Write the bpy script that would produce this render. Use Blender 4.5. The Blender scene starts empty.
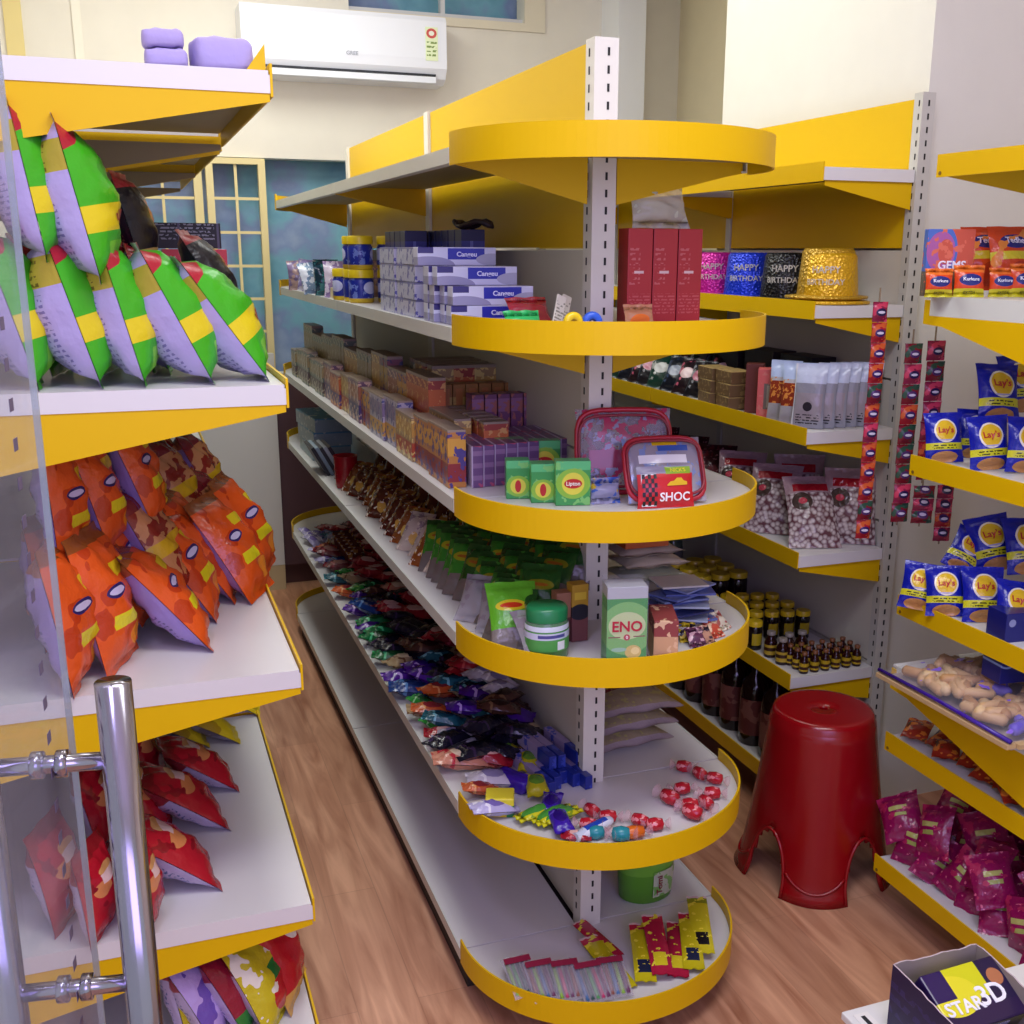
import bpy, bmesh, math, random
from mathutils import Vector, Matrix, Euler
random.seed(7)
S = bpy.context.scene; C = S.collection
# ------------------------------------------------------------ camera
CAM = Vector((-.8598, -2.0023, 1.5501)); PIT, YAW, ROL, F, PX, PY = .25108, .35353, .0055, 1102.95, 538.69, 534.26
def basis():
    cp, sp, cw, sw = math.cos(PIT), math.sin(PIT), math.cos(YAW), math.sin(YAW)
    f = Vector((sw*cp, cw*cp, -sp)); r = Vector((cw, -sw, 0)); u = r.cross(f)
    c, s = math.cos(ROL), math.sin(ROL)
    return r*c+u*s, -r*s+u*c, f
RI, UP, FW = basis()
def on(px, py, ax, val):          # the point of a real plane (shelf top, wall) seen at a place of the photo
    d = FW + RI*((px-PX)/F) - UP*((py-PY)/F)
    return CAM + d*((val-CAM[ax])/d[ax])
cd = bpy.data.cameras.new('camera'); co = bpy.data.objects.new('camera', cd); C.objects.link(co)
cd.sensor_fit = 'HORIZONTAL'; cd.sensor_width = 36; cd.lens = F/1024*36
cd.shift_x = -(PX-512)/1024; cd.shift_y = (PY-512)/1024; cd.clip_start = .02
co.matrix_world = Matrix(((RI.x, UP.x, -FW.x, CAM.x), (RI.y, UP.y, -FW.y, CAM.y), (RI.z, UP.z, -FW.z, CAM.z), (0, 0, 0, 1)))
S.camera = co
# ------------------------------------------------------------ materials
def srgb(h):
    if not isinstance(h, str): return tuple(h)+(1,) if len(h) == 3 else h
    v = [int(h[i:i+2], 16)/255 for i in (0, 2, 4)]
    return tuple((x/12.92 if x <= .04045 else ((x+.055)/1.055)**2.4) for x in v)+(1,)
class NT:
    def __init__(s, name):
        s.m = bpy.data.materials.new(name); s.m.use_nodes = True; s.t = s.m.node_tree; s.n = s.t.nodes
        s.b = s.n['Principled BSDF']; s.tc = s.n.new('ShaderNodeTexCoord')
        s.sep = None
    def link(s, a, b): s.t.links.new(a, b)
    def ax(s, k):
        if not s.sep:
            s.sep = s.n.new('ShaderNodeSeparateXYZ'); s.link(s.tc.outputs['Object'], s.sep.inputs[0])
        return s.sep.outputs[k]
    def ma(s, op, a, b=None, c=None):
        q = s.n.new('ShaderNodeMath'); q.operation = op
        for i, v in enumerate((a, b, c)):
            if v is None: continue
            if isinstance(v, (int, float)): q.inputs[i].default_value = v
            else: s.link(v, q.inputs[i])
        return q.outputs[0]
    def between(s, v, lo, hi): return s.ma('MULTIPLY', s.ma('GREATER_THAN', v, lo), s.ma('LESS_THAN', v, hi))
    def noise(s, scale, detail=2, vec=None):
        q = s.n.new('ShaderNodeTexNoise'); q.inputs['Scale'].default_value = scale; q.inputs['Detail'].default_value = detail
        s.link(vec or s.tc.outputs['Object'], q.inputs['Vector']); return q.outputs['Fac']
    def voro(s, scale):
        q = s.n.new('ShaderNodeTexVoronoi'); q.inputs['Scale'].default_value = scale
        s.link(s.tc.outputs['Object'], q.inputs['Vector']); return q
    def mask(s, k, p):
        X, Y, Z = s.ax(0), s.ax(1), s.ax(2)
        if k == 'z': return s.between(Z, *p)
        if k == 'x': return s.between(X, *p)
        if k == 'y': return s.between(Y, *p)
        if k == 'rect': return s.ma('MULTIPLY', s.between(X, p[0], p[1]), s.between(Z, p[2], p[3]))
        if k == 'front': return s.ma('LESS_THAN', Y, 0)
        if k in ('ell', 'ellxy'):
            V = Z if k == 'ell' else Y
            a = s.ma('DIVIDE', s.ma('SUBTRACT', X, p[0]), p[2]); b = s.ma('DIVIDE', s.ma('SUBTRACT', V, p[1]), p[3])
            return s.ma('LESS_THAN', s.ma('ADD', s.ma('MULTIPLY', a, a), s.ma('MULTIPLY', b, b)), 1)
        if k == 'rectxy': return s.ma('MULTIPLY', s.between(X, p[0], p[1]), s.between(Y, p[2], p[3]))
        if k == 'tri':   # z > a + b*x
            return s.ma('GREATER_THAN', Z, s.ma('MULTIPLY_ADD', X, p[1], p[0]))
        if k == 'noise': return s.ma('GREATER_THAN', s.noise(p[0]), p[1])
        if k == 'rows':  # small print: rows in z broken by noise, inside a rect
            r = s.ma('GREATER_THAN', s.ma('FRACT', s.ma('MULTIPLY', Z, p[4])), .5)
            r = s.ma('MULTIPLY', r, s.ma('GREATER_THAN', s.noise(p[4]*1.3, 0), .47))
            return s.ma('MULTIPLY', r, s.ma('MULTIPLY', s.between(X, p[0], p[1]), s.between(Z, p[2], p[3])))
        if k == 'stripx': return s.ma('GREATER_THAN', s.ma('FRACT', s.ma('MULTIPLY', X, p[0])), p[1])
        if k == 'stripz': return s.ma('GREATER_THAN', s.ma('FRACT', s.ma('MULTIPLY', Z, p[0])), p[1])
    def mix(s, fac, a, b):
        q = s.n.new('ShaderNodeMix'); q.data_type = 'RGBA'
        if isinstance(fac, (int, float)): q.inputs[0].default_value = fac
        else: s.link(fac, q.inputs[0])
        for i, v in ((6, a), (7, b)):
            if isinstance(v, (tuple, list, str)): q.inputs[i].default_value = srgb(v)
            else: s.link(v, q.inputs[i])
        return q.outputs[2]
def art(name, base, layers=(), rough=.45, metal=0, bump=0, bscale=40, vary=0, spec=.5, dist=.01):
    t = NT(name); col = None
    if vary:
        b = srgb(base); d = tuple(x*(1-vary) for x in b[:3])+(1,)
        col = t.mix(t.noise(9, 4), d, tuple(min(1, x*(1+vary*.6)) for x in b[:3])+(1,))
    for k, p, c in layers:
        m = t.mask(k, p)
        col = t.mix(m, col if col is not None else srgb(base), c)
    if col is None: t.b.inputs['Base Color'].default_value = srgb(base)
    else: t.link(col, t.b.inputs['Base Color'])
    t.b.inputs['Roughness'].default_value = rough; t.b.inputs['Metallic'].default_value = metal
    t.b.inputs['Specular IOR Level'].default_value = spec
    if bump:
        bn = t.n.new('ShaderNodeBump'); bn.inputs['Strength'].default_value = bump; bn.inputs['Distance'].default_value = dist
        t.link(t.noise(bscale, 3), bn.inputs['Height']); t.link(bn.outputs[0], t.b.inputs['Normal'])
    return t.m
def film(name, col, alpha=.35, rough=.15, layers=()):      # clear plastic film
    t = NT(name); t.b.inputs['Base Color'].default_value = srgb(col); t.b.inputs['Roughness'].default_value = rough
    a = alpha; cc = srgb(col)
    for k, p, c in layers:
        m = t.mask(k, p); cc = t.mix(m, cc, c); a = t.ma('MAXIMUM', m, a)
    if layers: t.link(cc, t.b.inputs['Base Color'])
    if isinstance(a, float): t.b.inputs['Alpha'].default_value = a
    else: t.link(a, t.b.inputs['Alpha'])
    return t.m
_pm = {}
def pl(c, rough=.45, metal=0, bump=0, vary=0):
    k = (c, rough, metal, bump, vary)
    if k not in _pm: _pm[k] = art('plain_'+str(len(_pm)), c, (), rough, metal, bump, vary=vary)
    return _pm[k]
# ------------------------------------------------------------ mesh helpers
def link(name, me, mats=(), parent=None):
    o = bpy.data.objects.new(name, me); C.objects.link(o)
    for m in (mats if isinstance(mats, (list, tuple)) else [mats]): me.materials.append(m)
    if parent: o.parent = parent
    return o
def tag(o, label, cat, group=None, kind=None):
    if label: o['label'] = label
    if cat: o['category'] = cat
    if group: o['group'] = group
    if kind: o['kind'] = kind
    return o
def empty(name, loc=(0, 0, 0), rot=(0, 0, 0), label=None, cat=None, group=None):
    o = bpy.data.objects.new(name, None); C.objects.link(o); o.location = loc; o.rotation_euler = rot
    o.empty_display_size = .05
    return tag(o, label, cat, group)
class MB:
    def __init__(s): s.v = []; s.f = []; s.mi = []; s.sm = []
    def add(s, vs, fs, mi=0, sm=False):
        n = len(s.v); s.v += [tuple(v) for v in vs]
        for f in fs: s.f.append(tuple(i+n for i in f)); s.mi.append(mi); s.sm.append(sm)
        return s
    def box(s, x0, x1, y0, y1, z0, z1, mi=0, bev=0):
        if bev:
            bm = bmesh.new(); bmesh.ops.create_cube(bm, size=1)
            for v in bm.verts: v.co = Vector(((x0+x1)/2+v.co.x*(x1-x0), (y0+y1)/2+v.co.y*(y1-y0), (z0+z1)/2+v.co.z*(z1-z0)))
            bmesh.ops.bevel(bm, geom=bm.edges[:], offset=bev, segments=2, affect='EDGES', profile=.5)
            bm.verts.index_update(); s.add([v.co for v in bm.verts], [[v.index for v in f.verts] for f in bm.faces], mi, False); bm.free(); return s
        v = [(x, y, z) for z in (z0, z1) for y in (y0, y1) for x in (x0, x1)]
        return s.add(v, [(0, 2, 3, 1), (4, 5, 7, 6), (0, 1, 5, 4), (2, 6, 7, 3), (0, 4, 6, 2), (1, 3, 7, 5)], mi)
    def prism(s, pts, ax, a, b, mi=0):      # polygon pts in the two other axes, extruded along ax
        def mk(p, t): q = list(p); q.insert(ax, t); return tuple(q)
        n = len(pts); v = [mk(p, a) for p in pts]+[mk(p, b) for p in pts]
        return s.add(v, [tuple(range(n))[::-1], tuple(range(n, 2*n))]+[(i, (i+1) % n, n+(i+1) % n, n+i) for i in range(n)], mi)
    def lathe(s, prof, n=20, mi=0, sx=1, sy=1, cx=0, cy=0, cap=True, mis=None):
        v = []; f = []; m = len(prof)
        for r, z in prof:
            for k in range(n):
                a = 2*math.pi*k/n; v.append((cx+sx*r*math.cos(a), cy+sy*r*math.sin(a), z))
        for j in range(m-1):
            for k in range(n):
                q = (k+1) % n; f.append((j*n+k, j*n+q, (j+1)*n+q, (j+1)*n+k))
        s.add(v, f, mi, True)
        if cap: s.add(v[:n], [tuple(range(n))[::-1]], mi); s.add(v[-n:], [tuple(range(n))], mi)
        return s
    def tube(s, pts, r, n=8, mi=0, closed=False):
        pts = [Vector(p) for p in pts]; v = []; f = []; m = len(pts)
        for i, p in enumerate(pts):
            a = pts[(i-1) % m] if (closed or i) else p; b = pts[(i+1) % m] if (closed or i < m-1) else p
            d = (b-a).normalized(); e = d.orthogonal() if i == 0 else (e-d*e.dot(d)); e.normalize(); g = d.cross(e)
            rr = r[i] if isinstance(r, (list, tuple)) else r
            for k in range(n):
                t = 2*math.pi*k/n; v.append(p+(e*math.cos(t)+g*math.sin(t))*rr)
        for j in range(m if closed else m-1):
            for k in range(n):
                q = (k+1) % n; J = (j+1) % m; f.append((j*n+k, j*n+q, J*n+q, J*n+k))
        if not closed: f += [tuple(range(n))[::-1], tuple(range((m-1)*n, m*n))]
        return s.add(v, f, mi, True)
    def mesh(s, name):
        me = bpy.data.meshes.new(name); me.from_pydata(s.v, [], s.f)
        me.polygons.foreach_set('material_index', s.mi); me.polygons.foreach_set('use_smooth', s.sm)
        bm = bmesh.new(); bm.from_mesh(me); bmesh.ops.recalc_face_normals(bm, faces=bm.faces); bm.to_mesh(me); bm.free()
        return me
    def build(s, name, mats, parent=None): return link(name, s.mesh(name), mats, parent)
def struct(name, mb, mats):
    o = mb.build(name, mats); o['kind'] = 'structure'; return o
def text_mesh(name, s, size, mat, parent, loc, rot, xs=1, ext=.0006, align='CENTER', warp=None):
    cu = bpy.data.curves.new('t', 'FONT'); cu.body = s; cu.size = size; cu.extrude = ext; cu.align_x = align; cu.align_y = 'CENTER'
    cu.resolution_u = 3; cu.offset = size*.02
    t = bpy.data.objects.new('t', cu); C.objects.link(t)
    dg = bpy.context.evaluated_depsgraph_get(); me = bpy.data.meshes.new_from_object(t.evaluated_get(dg))
    bpy.data.objects.remove(t); bpy.data.curves.remove(cu)
    M = Matrix.Translation(loc) @ Euler(rot).to_matrix().to_4x4() @ Matrix.Diagonal((xs, 1, 1, 1))
    for v in me.vertices:
        v.co = M @ v.co
        if warp: v.co = Vector(warp(v.co))
    me.materials.clear()
    return link(name, me, mat, parent)
FR = (math.pi/2, 0, 0)   # text standing on a front (-Y) face
def copy_tree(o, parent=None):
    c = o.copy(); C.objects.link(c)
    if parent: c.parent = parent
    for ch in list(o.children): copy_tree(ch, c)
    return c
class Kind:                      # first placement uses the prototype itself, later ones copies
    def __init__(s, maker): s.maker = maker; s.p = None
    def put(s, loc, rot=(0, 0, 0), label=None, cat=None, group=None, sc=1):
        if s.p is None: o = s.p = s.maker()
        else: o = copy_tree(s.p)
        o.location = loc; o.rotation_euler = rot; o.scale = (sc, sc, sc) if isinstance(sc, (int, float)) else sc
        for k in ('label', 'category', 'group'):
            if k in o.keys(): del o[k]
        return tag(o, label, cat, group)
ORD = ['nearest', 'second', 'third', 'fourth', 'fifth', 'sixth', 'seventh', 'eighth', 'ninth', 'tenth', 'eleventh', 'twelfth', 'thirteenth', 'fourteenth', 'fifteenth', 'sixteenth']
J = lambda a: random.uniform(-a, a)
rad = math.radians
# ------------------------------------------------------------ shop fittings
YEL = art('yellow_paint', 'dfb402', (), .42, spec=.22); YELD = art('yellow_paint_dull', 'd8b014', (), .45, spec=.22); UND_SHADE = pl('9c8c68', .5)  # taupe undersides: shade and yellow bounce below the shelves put into the colour
WHT = pl('d6d8d0', .35); WPNL = pl('cfcabc', .5); BLK = pl('101010', .6)
SW = pl('dcdad8', .28)
def slots(mb, x, y, z0, z1, axis, mi):
    z = z0
    while z < z1:
        if axis == 'y': mb.box(x-.0022, x+.0022, y-.0006, y+.0006, z, z+.014, mi)
        else: mb.box(x-.0006, x+.0006, y-.0022, y+.0022, z, z+.014, mi)
        z += .031
# --- middle island rack
DL, DR, B = .2957, .316, 1.2
cg = empty('island_shelf_rack', (0, 0, 0), label='long double-sided yellow and white rack with rounded end shelves in the middle', cat='shelf rack')
for k in range(3):
    m = MB(); m.box(-.022, .026, k*B-.012, k*B+.03, 0, 1.928)
    if k == 0: slots(m, .006, -.0125, .13, 1.9, 'y', 1); slots(m, -.0225, .012, .13, 1.9, 'x', 1)
    m.build('upright', [pl('dad6cc', .4), BLK], cg)
for k in range(2):
    y0, y1 = k*B+.032, (k+1)*B-.014
    for z0, z1, mt in ((1.558, 1.925, YEL), (1.16, 1.552, WPNL), (.76, 1.155, WPNL), (.36, .755, WPNL), (.09, .355, WPNL)):
        m = MB(); m.box(-.014, .018, y0, y1, z0, z1); m.build('header_panel' if z0 > 1.5 else 'back_panel', mt, cg)
LV = [('T', 1.7021), ('2', 1.3853), ('3', 1.0596), ('4', .7881), ('5', .4178), ('6', .07)]
ZS = {}
def taper(mb, x0, x1, y, zt, h0, h1, th=.003, mi=0):   # bracket plate: h0 tall at x0, h1 at x1
    mb.prism([(x0, zt), (x1, zt), (x1, zt-h1), (x0, zt-h0)], 1, y-th/2, y+th/2, mi)
for nm, z in LV:
    zt = z+.026; ZS[nm] = zt
    for sd, D in ((-1, DL), (1, DR)):
        for k in range(2):
            y0, y1 = k*B+.003, (k+1)*B-.003
            a, b = sorted((sd*.028, sd*(D-.004)))
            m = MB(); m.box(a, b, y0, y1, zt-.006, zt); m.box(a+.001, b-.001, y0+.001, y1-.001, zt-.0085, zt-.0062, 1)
            sh = m.build('shelf', [SW, UND_SHADE], cg)
            a, b = sorted((sd*(D-.004), sd*D))
            m = MB(); m.box(a, b, y0, y1, z, zt+.001); 
            a, b = sorted((sd*(D-.02), sd*(D-.0045))); m.box(a, b, y0, y1, z, z+.003)
            m.build('price_lip', WHT, sh)
            if nm != '6':
                for yy in (y0+.004, y1-.004):
                    m = MB(); taper(m, sd*.03, sd*(D-.01), yy, zt-.007, .075, .02); m.build('bracket', YELD if nm in 'T2' else WPNL, sh)
    for e, y0 in ((-1, -.0), (1, 2*B)):       # rounded end shelves
        N = 56; pts = []
        for i in range(N+1):
            t = math.pi*i/N; c = math.cos(t); q = math.sin(t)
            x = (DR if c > 0 else DL)*c; pts.append((x, y0+e*(.018+.292*q)))
        base = [(DR, y0+e*.002)]+pts+[(-DL, y0+e*.002)]
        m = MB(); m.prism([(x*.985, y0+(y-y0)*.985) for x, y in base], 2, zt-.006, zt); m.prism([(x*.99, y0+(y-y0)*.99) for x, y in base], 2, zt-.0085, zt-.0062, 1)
        sh = m.build('round_end_shelf', [SW, UND_SHADE], cg)
        inner = [(x*.987, y0+(y-y0)*.987) for x, y in base]
        m = MB(); n = len(base); zl, zh = z-.004, zt+.026
        v = [(x, y, zl) for x, y in base]+[(x, y, zh) for x, y in base]+[(x, y, zl) for x, y in inner]+[(x, y, zh) for x, y in inner]
        f = []
        for i in range(n-1): f += [(i, i+1, n+i+1, n+i), (2*n+i, 3*n+i, 3*n+i+1, 2*n+i+1), (n+i, n+i+1, 3*n+i+1, 3*n+i), (i, 2*n+i, 2*n+i+1, i+1)]
        f += [(0, n, 3*n, 2*n), (n-1, 2*n-1+0, 4*n-1, 3*n-1)]
        m.add(v, f, 0, False); m.build('rim', YEL, sh)
        if nm != '6':
            m = MB()
            for sd, D in ((-1, DL), (1, DR)): taper(m, sd*.03, sd*(D-.02), y0+e*.005, zt-.007, .085, .02)
            m.build('bracket', YELD, sh)
m = MB(); m.box(-.28, .29, -.0, 2*B, 0, .068); m.build('plinth', pl('2a2220', .7), cg)
# --- rows along the walls
def side_rack(name, label, xf, xs, ynear, nb, bay, levels, ztop, sd, lip=.045, group=None, skip=(), zbot=.05, lipcol=None, hdr=None, white_edge=True, depth=None, near_lip=True):
    """xf front plane, xs spine; shelves as child parts"""
    r = empty(name, (xs, ynear, 0), label=label, cat='shelf rack', group=group)
    X = lambda x: x-xs
    for k in range(nb+1):
        m = MB(); a, b = sorted((X(xs)-sd*.002, X(xs)+sd*.036)); y = k*bay
        m.box(a, b, y-.0 if k else -.004, y+.028, 0, ztop)
        if k == 0: slots(m, (a+b)/2, -.0046, .1, ztop-.03, 'y', 1); slots(m, (a if sd > 0 else b), .008, .1, ztop-.03, 'x', 1)
        m.build('upright', [pl('c4c2ba', .4), BLK], r)
    zz = [zbot, .45, .85, 1.23, 1.56, ztop-.01] if hdr else [zbot, .5, .95, 1.4, ztop-.01]
    for k in range(nb):
        for i in range(len(zz)-1):
            m = MB(); a, b = sorted((X(xs)+sd*.004, X(xs)+sd*.02)); m.box(a, b, k*bay+.029, (k+1)*bay-.001, zz[i]+.003, zz[i+1]-.003)
            m.build('header_panel' if (hdr and i == len(zz)-2) else 'back_panel', YEL if (hdr and i == len(zz)-2) else WPNL, r)
    for z in levels:
        for k in range(nb):
            zt = z+lip-.012; y0, y1 = k*bay+.002, (k+1)*bay-.002
            a, b = sorted((X(xf)+sd*.004, X(xs)-sd*.003)); m = MB(); m.box(a, b, y0, y1, zt-.006, zt)
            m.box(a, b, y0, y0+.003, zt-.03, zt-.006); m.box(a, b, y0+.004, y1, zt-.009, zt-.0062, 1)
            sh = m.build('shelf', [SW, UND_SHADE], r)
            a, b = sorted((X(xf), X(xf)+sd*.0035)); m = MB(); m.box(a, b, y0-.001, y1, z, z+lip)
            m.build('front_lip', YEL, sh)
            if z > .2:
                for yy in (y0+.008, y1-.006):
                    m = MB(); taper(m, X(xf)+sd*.012, X(xs)-sd*.003, yy, zt-.03, .012, .065, .003)
                    if yy < .02: m.add(*[[(X(xf)+sd*.012, yy-.0025, zt-.03), (X(xs), yy-.0025, zt-.03), (X(xs), yy-.0025, zt-.0305), (X(xf)+sd*.012, yy-.0025, zt-.0305)], [(0, 1, 2, 3)]])
                    m.build('bracket', YEL, sh)
    return r
K = .756; cz = CAM.z
XF, XSP, Y1, Y2 = .732, 1.001, .361, -.044
R1L = [1.717, 1.39, 1.075, .749, .41, .10]; R2L = [1.702, 1.078, .756, .421, .102]
side_rack('wall_shelf_rack', 'yellow shelf rack behind the red stool, party hats and bottles on it', XF, XSP, Y1, 3, .9, R1L, 1.93, 1, .045, hdr=True)
# --- right front rack
r2 = side_rack('wall_shelf_rack', 'yellow shelf rack at the right edge carrying blue and orange snack packets', XF, 1.3, Y2-.9, 1, .9, [], 1.72, 1, .045)
def r2shelf(z, kind):
    xs = 1.3; y0, y1 = 0, .9; X = lambda x: x-xs
    zt = z+(.033 if kind == 'lip' else .058)
    m = MB(); m.box(X(XF)+.004, -.003, y0, y1, zt-.006, zt); sh = m.build('shelf', SW, r2)
    if kind == 'lip':
        m = MB(); m.box(X(XF), X(XF)+.0035, y0, y1, z, z+.045)
        m.prism([(y1-.012+.004*math.cos(t*math.pi/4), z+.008+.004*math.sin(t*math.pi/4)) for t in range(8)], 0, X(XF)-.0012, X(XF), 1)
        m.build('front_lip', [YEL, pl('7a5a10', .5)], sh)
    else:
        m = MB(); m.box(X(XF)+.0005, X(XF)+.004, y0, y1-.018, z+.018, zt+.001); m.build('price_lip', WHT, sh)
        m = MB(); m.prism([(y1, z+.05), (y1, z), (y1-.06, z-.003), (y1-.9, z-.2), (y1-.9, z+.018), (y1-.018, z+.018), (y1-.018, z+.05)], 0, X(XF)+.0005, X(XF)+.003)
        m.build('side_plate', YEL, sh)
    for yy in (y0+.005, y1-.005):
        m = MB(); taper(m, X(XF)+.012, -.003, yy, zt-.007, .022, .1, .003); m.build('bracket', YELD if z > .2 else WPNL, sh)
for z in R2L: r2shelf(z, 'lip')
r2shelf(1.405, 'plate'); r2shelf(.575, 'plate')
# --- left racks
XL, XLS, YL = -.6245, -1.27, -.202
LL = [1.774, 1.305, .818, .367, .085]
def left_rack(y0, nb, levels, label, white_depth=.035):
    r = empty('wall_shelf_rack', (XLS, y0, 0), label=label, cat='shelf rack'); W = XL-XLS
    for k in range(nb+1):
        m = MB(); m.box(-.036, .002, k*.9, k*.9+.028, 0, levels[0]+.2); m.build('upright', pl('c4c2ba', .4), r)
    for k in range(nb):
        for z0, z1 in ((.05, .5), (.503, .95), (.953, 1.4), (1.403, levels[0]+.19)):
            m = MB(); m.box(-.02, -.004, k*.9+.029, k*.9+.899, z0, z1); m.build('back_panel', WPNL, r)
        for z in levels:
            a, b = k*.9+.001, k*.9+.899; zt = z+.036
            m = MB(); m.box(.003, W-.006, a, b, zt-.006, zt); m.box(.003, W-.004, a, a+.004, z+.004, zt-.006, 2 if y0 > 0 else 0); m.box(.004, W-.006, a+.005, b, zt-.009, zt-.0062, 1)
            sh = m.build('shelf', [SW, UND_SHADE, YEL], r)
            m = MB(); m.box(W-.004, W, a-.001, b, z-.001, zt+.010); m.build('front_lip', YEL, sh)
            if z > .3:
                for q, yy in enumerate((a+.003, b-.004)):
                    m = MB(); taper(m, .003, W-.005, yy, z+.004, .13, .012, .003); m.build('bracket', YEL if q == 0 else UND_SHADE, sh)
    return r
left_rack(YL, 1, LL, 'yellow and white shelf rack at the left edge loaded with crisp bags')
left_rack(YL+.93, 2, [1.768, 1.30, .818, .367, .085], 'farther yellow shelf rack behind the left rack, beside the window')
# ------------------------------------------------------------ room
YB = 3.19; ZC = 2.95
XW0 = -1.36
def wall_mat(nm, c):
    return art(nm, c, (), .7, vary=.05)
WM = wall_mat('wall_paint', 'eee8d8'); WR = wall_mat('wall_paint_white', 'e0ded4')
# floor: laminate planks running away from the camera
t = NT('laminate_floor')
mp = t.n.new('ShaderNodeMapping'); t.link(t.tc.outputs['Object'], mp.inputs[0]); mp.inputs['Scale'].default_value = (9, .9, 1)
nz = t.n.new('ShaderNodeTexNoise'); nz.inputs['Scale'].default_value = 2.2; nz.inputs['Detail'].default_value = 8; nz.inputs['Distortion'].default_value = 1.2
t.link(mp.outputs[0], nz.inputs['Vector'])
bk = t.n.new('ShaderNodeTexBrick'); mp2 = t.n.new('ShaderNodeMapping'); t.link(t.tc.outputs['Object'], mp2.inputs[0]); mp2.inputs['Rotation'].default_value = (0, 0, math.pi/2)
t.link(mp2.outputs[0], bk.inputs['Vector']); bk.inputs['Scale'].default_value = 1; bk.inputs['Brick Width'].default_value = .9; bk.inputs['Row Height'].default_value = .13
bk.inputs['Mortar Size'].default_value = .0012; bk.inputs['Color1'].default_value = (.35, .35, .35, 1); bk.inputs['Color2'].default_value = (.75, .75, .75, 1); bk.inputs['Mortar'].default_value = (.15, .15, .15, 1)
cr = t.n.new('ShaderNodeValToRGB'); t.link(nz.outputs['Fac'], cr.inputs[0])
cr.color_ramp.elements[0].position = .3; cr.color_ramp.elements[0].color = srgb('ac7254'); cr.color_ramp.elements[1].position = .72; cr.color_ramp.elements[1].color = srgb('e8b08c')
mx = t.n.new('ShaderNodeMix'); mx.data_type = 'RGBA'; mx.blend_type = 'MULTIPLY'; mx.inputs[0].default_value = .35
t.link(cr.outputs[0], mx.inputs[6]); t.link(bk.outputs['Color'], mx.inputs[7]); t.link(mx.outputs[2], t.b.inputs['Base Color']); t.b.inputs['Roughness'].default_value = .38
FLOOR = t.m
struct('floor', MB().box(-2.4, 1.9, -3.6, YB+.1, -.04, 0), FLOOR)
struct('ceiling', MB().box(-2.4, 1.9, -3.6, YB+.1, ZC, ZC+.05), wall_mat('ceiling_paint', 'f2f0ea'))
struct('wall_left', MB().box(XW0-.08, XW0, -.6, YB, 0, ZC), WM)
struct('wall_front_left', MB().box(-2.4, XW0, -.7, -.6, 0, ZC), WM)
# back wall with two window openings
WX0, WX1, WZ0, WZ1 = -1.1, .75, 1.0, 1.94
m = MB()
VX0, VX1, VZ0 = .16, .97, 2.565
m.box(XW0, WX0, YB, YB+.1, 0, ZC); m.box(WX0, WX1, YB, YB+.1, 0, WZ0); m.box(WX1, 1.85, YB, YB+.1, 0, WZ1+.0)
m.box(WX0, VX0, YB, YB+.1, WZ1, ZC); m.box(VX0, VX1, YB, YB+.1, WZ1, VZ0); m.box(VX1, 1.85, YB, YB+.1, WZ1, ZC); m.box(WX0, WX1, YB, YB+.0, WZ1, WZ1)
m.box(VX0, VX1, YB, YB+.1, ZC-.12, ZC)
struct('wall_back', m, WM)
struct('trim_1', MB().box(VX0, VX1+.1, YB-.012, YB, VZ0-.035, VZ0-.0).box(VX1, VX1+.1, YB-.012, YB, VZ0, ZC-.02), pl('e8dfc6', .5))
for i, (pa, pb) in enumerate(((74, 83), (6, 24))):
    xa_, xb_ = on(pa, 40, 1, YB-.01).x, on(pb, 40, 1, YB-.01).x
    struct('trim_%d' % (3+i), MB().box(xa_, xb_, YB-.012, YB, WZ1+.05, ZC), pl(['f4efdc', 'ecd890'][i], .5))
pr = on(725, 60, 0, 1.045); YP = pr.y
m = MB(); m.box(1.045, 1.85, Y1+.035, YP, 0, ZC)
struct('wall_right', m, WR)
struct('wall_right_far', MB().box(1.77, 1.85, YP, YB, 0, ZC), wall_mat('wall_paint_cream', 'ece0c0'))
struct('trim_2', MB().box(on(618,60,1,YB-.2).x, on(645,60,1,YB-.2).x, YB-.2, YB, 0, ZC), pl('eef0f2', .5))
struct('wall_right_front', MB().box(1.6, 1.7, -3.0, Y1+.035, 0, ZC), wall_mat('wall_paint_beige', 'e2d2b8'))
struct('baseboard_back', MB().box(-.9, .7, YB-.012, YB, 0, .1), pl('5a3b3a', .5))
# dark cabinet board and white board on the back wall below the window
o = MB().box(-.26, 1.2, YB-.05, YB-.014, .1, 1.0).build('wall_board', pl('5b4046', .5)); tag(o, 'dark maroon board covering the wall below the far window', 'board')
a, b = on(226, 500, 1, YB-.05), on(280, 500, 1, YB-.05)
m = MB(); m.box(a.x-.2, b.x, YB-.11, YB-.06, .12, 1.1); o = m.build('wall_board', pl('d8d6d0', .5)); tag(o, 'pale grey board standing on the floor at the far end of the left aisle', 'board')
m = MB(); m.box(a.x-.2, b.x, YB-.112, YB-.058, 0, .118); m.build('board_foot', pl('c8b489', .5), o)
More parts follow.
